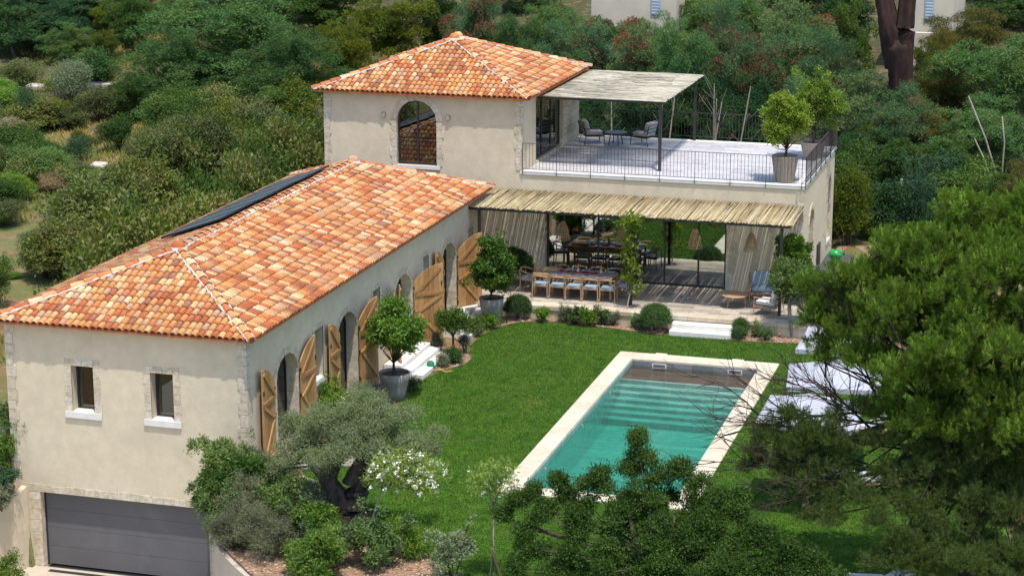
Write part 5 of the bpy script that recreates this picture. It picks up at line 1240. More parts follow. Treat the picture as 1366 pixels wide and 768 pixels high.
for s in [(1060, 560, 41.9, .4), (1100, 625, 41.5, .42), (1020, 578, 41.9, .34), (1135, 640, 41.3, .36), (1000, 622, 41.9, .26), (1075, 600, 41.7, .5), (1045, 625, 41.7, .34), (1110, 565, 41.7, .4), (1040, 590, 41.8, .46), (1085, 585, 41.6, .5), (1010, 605, 41.9, .32), (1120, 600, 41.4, .42), (1180, 590, 41.2, .45), (1160, 545, 41.6, .4), (1230, 620, 41.0, .45), (1290, 640, 40.8, .5), (1170, 690, 39.9, .4), (1200, 730, 39.6, .45), (1240, 760, 39.4, .45), (1310, 750, 39.3, .4), (1350, 745, 39.3, .4), (1150, 660, 40.2, .28), (1350, 690, 40, .5), (1255, 690, 40.6, .6), (1310, 700, 40.4, .6), (1220, 670, 40.6, .5), (1190, 640, 40.9, .45), (1290, 600, 41.2, .7), (1375, 730, 39.6, .6), (1260, 740, 39.8, .5), (1345, 640, 40.8, .75), (1385, 610, 40.9, .85), (1366, 690, 40.2, .7), (1330, 590, 41.2, .7), (1230, 715, 40.2, .5), (1366, 640, 41.2, .9), (1330, 660, 40.9, .8), (1290, 760, 39.3, .6), (1340, 765, 39.2, .6), (1385, 755, 39.2, .6), (1225, 745, 39.6, .5), (1180, 755, 39.5, .4), (1075, 652, 41.2, .26), (1110, 690, 40.6, .34), (1050, 668, 41.2, .24), (1085, 690, 41.0, .3), (1130, 665, 41.0, .36), (1060, 640, 41.4, .3), (1095, 640, 41.3, .34), (1260, 650, 41.3, .7), (1300, 640, 41.6, .8), (1225, 600, 41.5, .5), (1340, 610, 41.8, .9), (1395, 560, 41.8, .9)]:
    q = pc(*s); lowc += clumps_of(rp_, q[:3], (q[3]*1.1, q[3]*1.1, q[3]*.75), 9, q[3]*.36, .9, .8)
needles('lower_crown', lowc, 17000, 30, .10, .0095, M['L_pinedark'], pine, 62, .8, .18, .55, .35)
base = atY(1300, 700, 42.2); base.z = -.3; mb = MB(); fk = atY(1285, 560, 42.2)
mb.tube([(base.x, base.y, -.5), (base.x, base.y, 1.), (base.x-.1, base.y, 2.2), fk, atY(1290, 430, 42.3)], [.34, .28, .25, .2, .08], 10)
for c_ in rp_.sample(top, 60)+rp_.sample(lowc, 40):
    s_ = Vector((base.x-.1, base.y, rp_.uniform(2.2, fk.z+1.2))); e = Vector(c_[:3]); m1 = s_.lerp(e, .5)+Vector((0, 0, rp_.uniform(-.25, .1))); mb.tube([s_, m1, e], [.045, .028, .012], 5)
# bare twiggy branches over the parasols and the lawn
def twiggy(mb, a, d, L, r_, dep, rng):
    a = Vector(a); d = Vector(d).normalized(); P_ = [a]
    for i in range(4):
        d = (d+Vector((rng.uniform(-.3, .3), rng.uniform(-.3, .3), rng.uniform(-.22, .26)))).normalized(); P_.append(P_[-1]+d*L/4)
    mb.tube(P_, [r_, r_*.85, r_*.7, r_*.55, r_*.4], 5 if dep > 1 else 4)
    if dep:
        for i in range(1, 5):
            for _ in range(2):
                dd = (d+Vector((rng.uniform(-1, 1), rng.uniform(-.8, .8), rng.uniform(-.55, .8)))*.75).normalized(); twiggy(mb, P_[i], dd, L*.55, r_*.5, dep-1, rng)
for (x0_, y0_, Y_, x1_, y1_, r_) in ((1190, 560, 42, 1010, 490, .035), (1190, 560, 42, 1060, 465, .032), (1160, 570, 42, 1070, 480, .03), (1200, 540, 42, 1120, 450, .03), (1170, 580, 41.7, 1000, 560, .03), (1180, 620, 41.4, 1050, 650, .034), (1150, 620, 41.4, 990, 620, .03), (1160, 630, 41.3, 1040, 690, .028), (1130, 560, 41.8, 1080, 500, .025), (1120, 545, 41.8, 1035, 515, .025)):
    a, b = atY(x0_, y0_, Y_), atY(x1_, y1_, Y_+rp_.uniform(-.4, .4)); twiggy(mb, a, b-a, (b-a).length*.95, r_, 2, rp_)
a, b = atY(1290, 540, 42), atY(1150, 575, 41.8); mb.tube([a, a.lerp(b, .5), b], [.11, .09, .04], 7)
a, b = atY(1290, 600, 42), atY(1150, 625, 41.5); mb.tube([a, a.lerp(b, .5)-Vector((0, 0, .1)), b], [.11, .08, .04], 7)
mb.obj('trunk', M['twig'], pine, smooth=True)

bt = thing('bushy_tree', 'dark dense small-leaved tree at the bottom centre in front of the pool', 'tree'); rb = random.Random(71); cl = []
for s in [(850, 592, 40.2, .12), (858, 612, 40.2, .2), (842, 628, 40.2, .22), (880, 640, 40.1, .24), (908, 632, 40.1, .17), (925, 650, 40, .24), (800, 640, 40, .2), (785, 662, 39.9, .24), (745, 642, 39.9, .14), (752, 668, 39.9, .22), (715, 660, 39.8, .15), (722, 690, 39.6, .26), (700, 715, 39.4, .2), (712, 735, 39.3, .22),
          (860, 665, 39.9, .42), (820, 680, 39.7, .4), (775, 700, 39.6, .36), (900, 680, 39.8, .42), (940, 690, 39.7, .34), (955, 665, 39.8, .18), (830, 725, 39.3, .5), (890, 730, 39.2, .55), (950, 735, 39.2, .45), (1000, 720, 39.5, .3), (985, 690, 39.7, .2), (1035, 750, 39.4, .36), (1020, 722, 39.6, .2), (1060, 775, 39.1, .36), (780, 745, 39.1, .4), (750, 765, 38.9, .3), (870, 770, 38.6, .6), (960, 780, 38.6, .6), (810, 775, 38.7, .5), (1010, 785, 38.8, .45), (1085, 752, 39.2, .22), (1100, 775, 39.0, .3), (690, 755, 39.0, .22), (735, 780, 38.8, .3), (985, 668, 39.9, .12), (1055, 735, 39.4, .2), (670, 690, 39.6, .1), (690, 672, 39.7, .12)]:
    q = pc(*s); cl += clumps_of(rb, q[:3], (q[3]*1.15, q[3]*1.15, q[3]), 10, max(.075, q[3]*.30), 1.05)
foliage('crown', cl, 21000, 9, .062, .026, M['L_bush'], bt, 71, .10, .7, .5, 0, .4)
bb_ = atY(880, 760, 39.2); mb = MB()
for k in range(4): mb.tube([(bb_.x+.1*k-.15, bb_.y+.1*math.cos(k*2), -.2), (bb_.x+.25*(k-1.5), bb_.y, 1.2), (bb_.x+.5*(k-1.5), bb_.y+.2, 2.2)], [.10, .075, .04], 7)
for c_ in rb.sample(cl, 50): mb.tube([(bb_.x, bb_.y, 1.3), Vector((bb_.x, bb_.y, 1.3)).lerp(Vector(c_[:3]), .55)+Vector((0, 0, -.1)), c_[:3]], [.04, .025, .01], 5)
mb.obj('trunk', M['bark'], bt, smooth=True)

# ------------------------------------------------------------ background trees: a few built kinds, copied
def tree_kind(kind, seed):
    rng_ = random.Random(seed); name = {'mimosa': 'mimosa_tree', 'blue': 'acacia_tree', 'dark': 'conifer_tree', 'broad': 'oak_tree', 'yellow': 'broom_tree', 'willow': 'pepper_tree', 'red': 'acacia_tree'}[kind]
    t = thing(name, 'x', 'tree', (0, 0, 0))
    # unit tree: height 1 -> built at 7 m high, 3 m radius
    H, Rr = 7., 3.0
    cl = []
    for k_ in range(5):                    # several overlapping sub-crowns give an uneven outline
        a_ = k_*1.256+rng_.uniform(-.4, .4); ro_ = Rr*rng_.uniform(.3, .52)*(k_ > 0); hh_ = rng_.uniform(.24, .40)*H if k_ else H*.36
        cl += clumps_of(rng_, (ro_*math.cos(a_), ro_*math.sin(a_), (H*.63 if k_ == 0 else rng_.uniform(.36, .60)*H)), (Rr*.58, Rr*.58, hh_), 15, .58, 1., .75)
    cl += clumps_of(rng_, (0, 0, H*.22), (Rr*.85, Rr*.85, H*.2), 16, .55, 1., .72)
    P_ = {'mimosa': (.17, .040, 5200, 9, .15, .1), 'blue': (.18, .036, 5200, 9, .15, .2), 'dark': (.20, .050, 5200, 8, .15, .5), 'broad': (.13, .075, 5200, 8, .12, .0), 'yellow': (.13, .055, 5000, 8, .12, 0), 'willow': (.26, .030, 5200, 9, .16, 1.3), 'red': (.17, .040, 5200, 8, .15, .2)}[kind]
    leaf = {'mimosa': 'L_mimosa', 'blue': 'L_blue', 'dark': 'L_dark', 'broad': 'L_broad', 'yellow': 'L_yellow', 'willow': 'L_willow', 'red': 'L_blue'}[kind]
    foliage('crown', cl, P_[2], P_[3], P_[0], P_[1], M[leaf], t, seed, P_[4], .7, .5, P_[5], .55)
    if kind in ('red', 'blue'):
        sel = rng_.sample([c for c in cl if c[2] > H*.4], 16 if kind == 'red' else 3)
        foliage('seed_pods', [(c[0]*1.04, c[1]*1.04, c[2]+.15, c[3]*1.05, c[4]*1.05, c[5]*1.05) for c in sel], 1000 if kind == 'red' else 120, 8, .13, .06, M['L_red'], t, seed+5, .12, .6, .6, 0, .85)
    limbs(MB(), (0, 0, 0), cl, .17, (rng_.uniform(-.3, .3), rng_.uniform(-.3, .3), H*.33), rng_, 7, 18).obj('trunk', M['bark'], t, smooth=True)
    return t
KH = 7.; kinds = {}
for k, sds in (('mimosa', (201, 202)), ('blue', (203, 204)), ('dark', (205,)), ('broad', (206, 207)), ('yellow', (208,)), ('willow', (209,)), ('red', (210, 211))): kinds[k] = [tree_kind(k, s) for s in sds]
used = {}
def bgtree(px, ytop, Y_, wpx, kind, label, v=0):
    p = atY(px, ytop, Y_); gz_ = gz(p.x, Y_); h = max(2.5, p.z-gz_); wr = wpx/2*Y_/math.cos(0)/FOC*1.03
    src = kinds[kind][v % len(kinds[kind])]
    if src.name not in used: used[src.name] = 1; o = src
    else: o = copy_tree(src)
    rr = random.Random(px*7+ytop)
    place(o, (p.x, Y_, gz_-.1), rr.uniform(0, 6.28), (wr/3.35, wr/3.35, (h+.1)/KH/1.0), label, 'trees on the slope behind the house'); return o
BG = [
 (1205, 98, 84.5, 110, 'blue', 'bluish tree hiding the foot of the big forked trunk', 1),
 (738, -22, 103, 100, 'mimosa', 'feathery tree at the top edge left of the far pale house', 1), (1130, -20, 99, 90, 'broad', 'dark oak just left of the big forked trunk', 0),
 (800, 14, 101, 90, 'broad', 'green tree in front of the far pale house at the top centre, left one', 1), (850, 18, 102, 90, 'mimosa', 'feathery tree in front of the far pale house at the top centre, middle one', 0), (895, 16, 101, 90, 'blue', 'bluish tree in front of the far pale house at the top centre, right one', 0),
 (1238, 46, 98, 60, 'yellow', 'small bright green tree below the far house with the blue-grey shutter', 0), (1262, 34, 99, 60, 'willow', 'drooping tree at the right corner of the far shuttered house', 0),
 (310, -20, 97, 260, 'mimosa', 'largest feathery blue-green tree behind the field, above the wing\'s roof', 0), (230, 25, 93, 170, 'mimosa', 'feathery green tree at the left edge of the big blue-green tree', 1), (385, 20, 92, 170, 'mimosa', 'feathery tree touching the tower roof\'s left corner', 1), (300, 100, 88, 150, 'broad', 'low dark tree under the big feathery tree', 0), (370, 110, 86, 130, 'broad', 'dark bushy tree left of the tower wall', 1),
 (15, -10, 104, 130, 'dark', 'dark bushy conifer at the left edge behind the yellow-green tree', 0), (85, -5, 106, 130, 'dark', 'dark conifer standing in front of the corner conifer', 0), (175, -15, 104, 100, 'broad', 'dark oak between the conifers and the big feathery tree', 0),
 (55, -40, 118, 190, 'dark', 'dark conifer in the top left corner', 0), (130, -30, 112, 130, 'dark', 'dark conifer right of the corner one, below red blossoms', 0), (150, -10, 108, 90, 'yellow', 'yellow-green tree in front of the dark conifers', 0), (-20, -20, 110, 120, 'dark', 'dark conifer cut by the left edge of the photo', 0),
 (205, -60, 125, 150, 'broad', 'far oak above the big feathery tree', 0), (350, -60, 125, 160, 'mimosa', 'far tree at the top edge above the big feathery tree', 1), (440, -40, 112, 150, 'broad', 'olive-green tree between the feathery tree and the yellow one', 1), (455, 15, 96, 110, 'yellow', 'yellow-green tree just left of the tower roof', 0),
 (520, -25, 102, 150, 'yellow', 'large yellowish-green tree behind the tower roof', 0), (585, -20, 104, 100, 'broad', 'green tree behind the tower roof\'s left slope', 0), (560, -70, 128, 170, 'broad', 'far tree at the top edge behind the yellowish tree', 1),
 (640, -35, 98, 110, 'red', 'tree with rusty red pods above the tower roof\'s apex', 0), (690, 10, 94, 100, 'mimosa', 'green tree behind the right slope of the tower roof', 0), (745, 10, 95, 110, 'blue', 'bluish tree above the tower roof\'s right corner', 1), (700, -60, 122, 150, 'mimosa', 'far green tree at the top edge above the roof', 1),
 (790, 8, 96, 110, 'red', 'rusty-podded tree above the terrace pergola\'s left end', 1), (850, 20, 93, 120, 'red', 'rusty-podded tree above the middle of the terrace pergola', 0), (905, 24, 91, 110, 'mimosa', 'green tree above the terrace pergola\'s right end', 0),
 (985, -30, 104, 130, 'mimosa', 'tall feathery tree at the top edge behind the bluish ones', 0), (925, -10, 108, 90, 'broad', 'oak at the top edge just right of the far pale house', 1),
 (960, -5, 93, 130, 'blue', 'bluish tree right of the terrace pergola', 0), (1010, 20, 90, 120, 'red', 'rusty-podded tree behind the terrace\'s rear railing', 1), (1070, -20, 96, 150, 'blue', 'tall bluish tree behind the potted lemon trees', 1), (1110, 40, 88, 130, 'blue', 'bluish tree just right of the back lemon tree', 0), (930, 70, 84, 120, 'dark', 'dark green tree close behind the terrace\'s rear railing', 1), (860, 95, 83, 110, 'dark', 'dark tree behind the terrace armchairs', 1), (800, 110, 82, 110, 'dark', 'dark tree behind the terrace pergola\'s shade', 0), (1000, 100, 83, 120, 'dark', 'dark feathery tree behind the front lemon tree', 0),  # dark kind nearest the terrace: the wood's shade is put into the leaf colour
 (1155, 75, 87, 140, 'blue', 'rounded bluish tree standing before the big dark pine trunk', 1), (1150, 165, 83, 130, 'dark', 'dark feathery tree right of the terrace corner', 0), (1120, 210, 80, 100, 'dark', 'dark bushy tree close to the house\'s right wall', 0), (1200, 225, 81, 90, 'broad', 'glossy dark bush-like tree above the dry stone wall', 1), (1185, 170, 85, 90, 'yellow', 'yellow-tinged tree beside the dark feathery one', 0),
 (1120, -50, 112, 110, 'dark', 'dark tree left of the big pine trunk', 0), (1075, -60, 118, 120, 'broad', 'far tree at the top edge left of the big trunk', 0),
 (1270, 60, 90, 150, 'willow', 'drooping olive-brown tree between the far pale house and the right-hand tree', 0), (1215, 110, 88, 110, 'willow', 'drooping olive tree below the big trunk', 0), (1300, 5, 102, 150, 'willow', 'tall rusty-olive drooping tree near the top right', 0), (1250, 150, 85, 90, 'willow', 'dark drooping tree above the small pale wall', 0),
 (1345, 35, 88, 190, 'mimosa', 'big feathery tree at the right edge', 0), (1320, 120, 84, 150, 'mimosa', 'lower feathery tree at the right edge, behind bare poles', 1), (1270, 200, 81, 100, 'broad', 'dark bush-like tree under the right-hand feathery trees', 0), (1370, 205, 76, 100, 'willow', 'straw-coloured drooping shrub-tree above the pine at the right edge', 0), (1350, -40, 120, 110, 'dark', 'dark blue conifer in the top right corner', 0), (1430, 60, 90, 150, 'mimosa', 'feathery tree cut by the right edge', 1), (1330, 250, 77, 90, 'broad', 'dark bush-like tree just above the foreground pine', 1),
 (235, 165, 84, 110, 'broad', 'bushy tree in the scrub left of the hedge', 1), (180, 150, 90, 80, 'broad', 'dark bush-like tree in the middle of the field', 0), (90, 75, 103, 90, 'mimosa', 'grey-green tree at the far side of the field', 1), (20, 75, 106, 100, 'yellow', 'yellow-green tree at the left edge of the field', 0), (140, 85, 100, 60, 'yellow', 'small bright tree behind the white slab in the field', 0),
]
for b_ in BG: bgtree(*b_)
# last row beyond the frame's top so that no bare slope shows
ordn = lambda n_: '%d%s' % (n_, 'th' if 10 < n_ % 100 < 14 else {1: 'st', 2: 'nd', 3: 'rd'}.get(n_ % 10, 'th'))
for row, (Y0_, yt, wp, st_) in enumerate(((112, -18, 120, 62), (126, -38, 125, 66), (142, -60, 140, 70), (160, -70, 150, 74))):
    for i in range(int(1560/st_)):
        px = -70+i*st_+row*17; k = ['broad', 'mimosa', 'dark', 'broad', 'blue', 'yellow', 'mimosa'][(i*3+row*2) % 7]
        if 1165 < px < 1300 or (770 < px < 915 and row < 3) or (row == 0 and 480 < px < 1165): continue
        bgtree(px, yt-(i*37 % 26), Y0_+(i*13 % 7), wp, k, 'tree of the far wooded slope, %s from the left in its %s row' % (ordn(i+1), ['nearest', 'second', 'third', 'last'][row]), i)
for k, l_ in kinds.items():
    for s_ in l_:
        if s_.name not in used:
            bgtree(-60, 60, 100, 120, k, 'tree left of the field outside the frame', l_.index(s_))

# big old trunk
t = thing('old_pine', 'thick forked dark reddish trunk rising out of the top edge of the photo', 'tree'); mb = MB(); rt_ = random.Random(9)
def lump(pts, rad, n=12):
    P_ = []; Rr = []
    for i in range(len(pts)-1):
        a, b = Vector(pts[i]), Vector(pts[i+1])
        for k in range(5): P_.append(a.lerp(b, k/5)); Rr.append((rad[i]*(1-k/5)+rad[i+1]*k/5)*rt_.uniform(.9, 1.1))
    P_.append(Vector(pts[-1])); Rr.append(rad[-1]); mb.tube(P_, Rr, n)
p0 = atY(1201, 150, 86); p1 = atY(1197, 50, 86); g0 = gz(p0.x, 86)
def ridged(pts, rad, n=26):
    global mb
    P_ = []; Rr = []
    for i in range(len(pts)-1):
        a, b = Vector(pts[i]), Vector(pts[i+1])
        for k in range(8): P_.append(a.lerp(b, k/8)); Rr.append(rad[i]*(1-k/8)+rad[i+1]*k/8)
    P_.append(Vector(pts[-1])); Rr.append(rad[-1]); n0 = len(mb.v); mb.tube(P_, Rr, n)
    ph = [rt_.uniform(.86, 1.14) for _ in range(n)]
    for i in range(len(P_)):
        for k in range(n):
            v_ = Vector(mb.v[n0+i*n+k]); f_ = ph[k]*rt_.uniform(.95, 1.05); mb.v[n0+i*n+k] = tuple(P_[i]+(v_-P_[i])*f_)
ridged([(p0.x, 86, g0-.3), tuple(p0), tuple(atY(1201, 100, 86)), tuple(atY(1199, 62, 86)), tuple(atY(1197, 52, 86))], [.60, .46, .46, .56, .30])
ridged([tuple(atY(1195, 90, 86.1)), tuple(atY(1188, 42, 86)), tuple(atY(1180, 0, 86)), tuple(atY(1170, -60, 86)), tuple(atY(1150, -160, 86))], [.40, .44, .36, .32, .2])
ridged([tuple(atY(1203, 90, 86.1)), tuple(atY(1207, 42, 86)), tuple(atY(1211, 0, 86)), tuple(atY(1212, -60, 86)), tuple(atY(1230, -170, 86))], [.40, .42, .36, .34, .2])
mb.obj('trunk', M['redbark'], t, smooth=True)
q = []
for s in ((1130, -190, 86, 1.6), (1190, -220, 86, 1.8), (1250, -200, 86, 1.6)): 
    c_ = pc(*s); q += clumps_of(rt_, c_[:3], (c_[3], c_[3], c_[3]*.6), 14, .5, .85)
foliage('crown', q, 1800, 8, .2, .03, M['L_dark'], t, 91, .25, .5, .6)

# leaning bare poles among the right trees
for i, (a, b, r_) in enumerate((((1292, 128), (1332, 243), .045), ((1300, 185), (1322, 243), .04), ((1337, 155), (1337, 225), .04))):
    p, q_ = atY(a[0], a[1], 79.5), atY(b[0], b[1], 79.5); o = MB().tube([tuple(q_+(q_-p)*.3), tuple(q_), tuple(q_.lerp(p, .5)+Vector((.08, 0, 0))), tuple(p)], [r_*1.2, r_, r_*.9, r_*.5], 6).obj('bare_trunk', M['palebark'], smooth=True)
    tag(o, ['longest bare leaning trunk among the trees at the right', 'shorter bare leaning trunk just left of the longest one', 'upright bare trunk right of the leaning ones'][i], 'dead trunk', 'bare trunks among the right-hand trees')
rk = random.Random(77)
for i in range(7):
    px = 885+rk.uniform(-90, 120); p = atY(px, 205, 78.5+rk.uniform(-1, 2)); g0 = gz(p.x, p.y)
    mb = MB(); tp_ = Vector((p.x+rk.uniform(-.7, .7), p.y, g0+rk.uniform(4.0, 5.6)))
    mb.tube([(p.x, p.y, g0-.1), Vector((p.x, p.y, g0)).lerp(tp_, .5)+Vector((rk.uniform(-.2, .2), 0, 0)), tp_], [.06, .045, .02], 6)
    for _ in range(5):
        m1 = Vector((p.x, p.y, g0)).lerp(tp_, rk.uniform(.5, .95)); mb.tube([m1, m1+Vector((rk.uniform(-.8, .8), rk.uniform(-.3, .3), rk.uniform(.4, 1.2)))], [.02, .006], 4)
    tag(mb.obj('thin_trunk', M['greybark'], smooth=True), 'thin pale bare trunk in the dark wood behind the roof terrace', 'dead trunk', 'thin pale trunks behind the terrace')

# shrubs: hedge along the wing's far side, scrub in the field
def shrub_kind(leaf, seed, ll, lw, n=1500, up=.4, droop=0, sp=.12):
    t = thing({'L_hedge': 'hedge_shrub', 'L_scrub': 'scrub_bush', 'L_dry': 'dry_bush', 'L_broad': 'green_bush', 'L_grey': 'grey_bush', 'L_lime': 'bright_bush', 'L_mimosa': 'feathery_bush', 'L_cypress': 'bluish_bush', 'L_yellow': 'yellow_bush', 'L_dark': 'shade_tinted_bush'}[leaf], 'x', 'shrub'); rng_ = random.Random(seed)
    cl = clumps_of(rng_, (0, 0, 1.0), (1, 1, 1), 30, .34, .8)
    foliage('leaves', cl, n, 7, ll, lw, M[leaf], t, seed, sp, up, .6, droop, .4)
    mb = MB()
    for c_ in rng_.sample(cl, 12): mb.tube([(rng_.uniform(-.15, .15), rng_.uniform(-.15, .15), -.05), (c_[0]*.4, c_[1]*.4, c_[2]*.5), c_[:3]], [.03, .02, .008], 5)
    mb.obj('stem', M['bark'], t); return t
SK = {}
for lf, s, ll, lw in (('L_hedge', 301, .11, .05), ('L_scrub', 302, .09, .035), ('L_dry', 303, .13, .014), ('L_broad', 304, .08, .04), ('L_grey', 305, .08, .022), ('L_lime', 306, .11, .035), ('L_mimosa', 307, .12, .03), ('L_cypress', 308, .09, .022), ('L_yellow', 309, .09, .04), ('L_dark', 310, .10, .035)): SK[lf] = [shrub_kind(lf, s, ll, lw), False]
def put_shrub(px, ybot, lf, w_, h_, label, group, z=0, Y_=None):
    src = SK[lf]; o = src[0] if not src[1] else copy_tree(src[0]); src[1] = True
    p = atZ(px, ybot, z)
    if Y_: 
        p = Vector((px, Y_, z)) if Y_ is not None else p
    zz = gz(p.x, p.y); 
    if not Y_: 
        for _ in range(6): p = atZ(px, ybot, zz); zz = gz(p.x, p.y)
    rr = random.Random(int(px*13+ybot*7)); place(o, (p.x, p.y, zz-.05), rr.uniform(0, 6.28), (w_/2, w_/2, h_/2), label, group); return o
gh = 'laurel hedge shrubs along the far side of the wing'
hd = ['directly behind the front eave corner', 'behind the front hip', 'left of the front ridge cap', 'below the brown field', 'behind the lower solar panels', 'behind the middle of the roof', 'behind the upper solar panels', 'left of the highest solar panel', 'near the passage to the tower', 'closest to the tower wall']
rh = random.Random(5)
for i in range(13):
    y_ = 50.5+i*1.85; x_ = -28.3+rh.uniform(-.35, .35)-(.5 if i > 8 else 0)
    lbl = 'hedge shrub along the wing\'s far eave, %s from the front corner' % ['first', 'second', 'third', 'fourth', 'fifth', 'sixth', 'seventh', 'eighth', 'ninth', 'tenth', 'eleventh', 'twelfth', 'thirteenth'][i]
    put_shrub(x_, 0, 'L_hedge' if i % 3 else 'L_broad', rh.uniform(2.4, 3.2), [1.7, 2.6, 3.4, 3.6, 3.2, 3.0, 3.6, 3.4, 3.2, 3.6, 3.8, 3.4, 3.6][i]*1.25, lbl, gh, Y_=y_)
gs = 'scrub bushes scattered over the field'
rf = random.Random(15); placed = 0
FX = [(60, 250, 'L_mimosa', 4, 2.0), (15, 265, 'L_lime', 3, 1.4), (30, 215, 'L_broad', 3.5, 2.2), (5, 300, 'L_scrub', 3, 1.3), (75, 260, 'L_dry', 2.2, 1.4), (125, 245, 'L_lime', 3.4, .8), (120, 280, 'L_dry', 2.2, 1.), (145, 250, 'L_broad', 1.6, 1.2), (185, 262, 'L_grey', 1.9, 1.3), (100, 215, 'L_cypress', 2.4, 1.5), (105, 240, 'L_scrub', 2.2, 1.0), (160, 200, 'L_broad', 2.6, 2), (140, 160, 'L_scrub', 4, 2), (95, 150, 'L_grey', 4, 3.2), (35, 175, 'L_cypress', 1.8, 3.), (20, 155, 'L_scrub', 5, 1.5), (10, 190, 'L_dry', 3, 1.4), (60, 165, 'L_yellow', 4, 1.6), (200, 225, 'L_scrub', 3.2, 2.2), (240, 230, 'L_scrub', 3, 2.4), (275, 235, 'L_dry', 2.6, 1.6), (215, 240, 'L_dry', 2, 1.2), (265, 205, 'L_broad', 3, 2.6), (305, 215, 'L_yellow', 3, 2.6), (340, 215, 'L_scrub', 3, 2.8), (300, 190, 'L_scrub', 3.4, 2.6), (350, 180, 'L_broad', 3.4, 3), (395, 190, 'L_yellow', 3, 2.8), (240, 190, 'L_broad', 3.2, 2.6), (70, 300, 'L_grey', 1.8, .7), (40, 320, 'L_lime', 1.2, .5), (95, 310, 'L_scrub', 2.4, 1.), (60, 340, 'L_grey', 2.6, 1.2), (15, 370, 'L_lime', 1, .3), (100, 350, 'L_scrub', 2.4, 1.8), (60, 370, 'L_hedge', 2.6, 1.8), (-2, 410, 'L_broad', 1.6, 2.2), (25, 240, 'L_mimosa', 3.2, 1.8), (185, 160, 'L_yellow', 3, 1.4), (215, 175, 'L_mimosa', 3, 2.2), (150, 185, 'L_dry', 2.6, 1), (-15, 240, 'L_scrub', 3, 2), (160, 318, 'L_hedge', 4.2, 3.4), (120, 345, 'L_hedge', 4.8, 3.6), (200, 292, 'L_hedge', 3.6, 3.), (85, 372, 'L_hedge', 3.6, 2.6), (235, 270, 'L_hedge', 3.2, 3.), (270, 252, 'L_scrub', 3.4, 3.2), (300, 238, 'L_yellow', 3.2, 3.), (400, 215, 'L_broad', 2.2, 2.), (370, 235, 'L_hedge', 2.2, 2.2), (330, 250, 'L_hedge', 2.2, 2.3)]
cn = {'L_mimosa': 'feathery dark green', 'L_lime': 'bright grassy green', 'L_broad': 'dense dark green', 'L_scrub': 'scruffy olive-green', 'L_dry': 'dry brownish', 'L_grey': 'silvery grey', 'L_cypress': 'blue-green upright', 'L_yellow': 'yellow-green', 'L_hedge': 'leafy laurel-like'}
def where(px, py):
    c_ = 'left edge' if px < 35 else 'left third' if px < 110 else 'middle' if px < 200 else 'right part' if px < 300 else 'tower side'
    r_ = 'far back' if py < 180 else 'behind' if py < 225 else 'half-way' if py < 275 else 'near' if py < 330 else 'nearest rows'
    return c_, r_
seen = {}
for i, (px, py, lf, w_, h_) in enumerate(FX):
    if px < 230 and py > 140: w_ *= .72; h_ *= .8
    a, b = where(px, py); key = '%s bush at the field\'s %s, %s' % (cn[lf], a, {'far back': 'far back', 'behind': 'behind bare soil', 'half-way': 'half-way down', 'near': 'beside bare soil', 'nearest rows': 'near the roof'}[b])
    seen[key] = seen.get(key, 0)+1
    if seen[key] > 1: key += ', %s one' % ['', '', 'second', 'third', 'fourth'][seen[key]]
    put_shrub(px, py, lf, w_, h_*1.0, key, gs)
rfx = random.Random(4); nfx = 0
for i in range(150):
    px = rfx.uniform(-30, 420); py = 95+rfx.random()*265
    if py > 400-px*.55 or (35 < px < 200 and 262 < py < 300) or (py > 300 and px < 75): continue
    lf = rfx.choice(['L_scrub', 'L_broad', 'L_scrub', 'L_dry', 'L_mimosa', 'L_lime', 'L_yellow', 'L_hedge']); sc_ = 1.35 if py < 190 else 1.
    if any(abs(px-q[0])+abs(py-q[1])*1.5 < 16 for q in FX[:0]): continue
    a, b = where(px, py); nfx += 1
    put_shrub(px, py, lf, rfx.uniform(1.0, 2.4)*sc_, rfx.uniform(.45, 1.5)*sc_, 'smaller %s bush among many in the field, %s, %s' % (cn[lf], a, {'far back': 'far back', 'behind': 'behind bare soil', 'half-way': 'half-way down', 'near': 'beside bare soil', 'nearest rows': 'near the roof'}[b]), 'small bushes among the scrub of the field')
rng = np.random.default_rng(12); n = 150000
gx = rng.uniform(-75, -28.5, n); gy = rng.uniform(52, 112, n)
v_ = np.sin(gx*.55+1.3*np.sin(gy*.31))+np.sin(gy*.47+1.1*np.sin(gx*.23)+2)+rng.normal(size=n)*.45
ok = (v_ > -.15) & ~((gx > -44) & (gx < -33) & (gy > 60) & (gy < 71) & (v_ < 1.))
gx, gy = gx[ok], gy[ok]; n = len(gx); z_ = np.array([gz(a, b) for a, b in zip(gx, gy)])
P = np.stack([gx, gy, z_-.03], 1); D = unit(np.stack([rng.normal(size=n)*.4, rng.normal(size=n)*.4, np.ones(n)], 1))
fg = leafmat('field_grass_blade', (.14, .18, .03), (.27, .25, .08), (.36, .26, .12), .3, .8, .22, .1)
tag(link('field_grass', leafmesh('field_grass', P, D, rng.uniform(.12, .38, n), rng.uniform(.03, .08, n), 3), fg), kind='stuff')
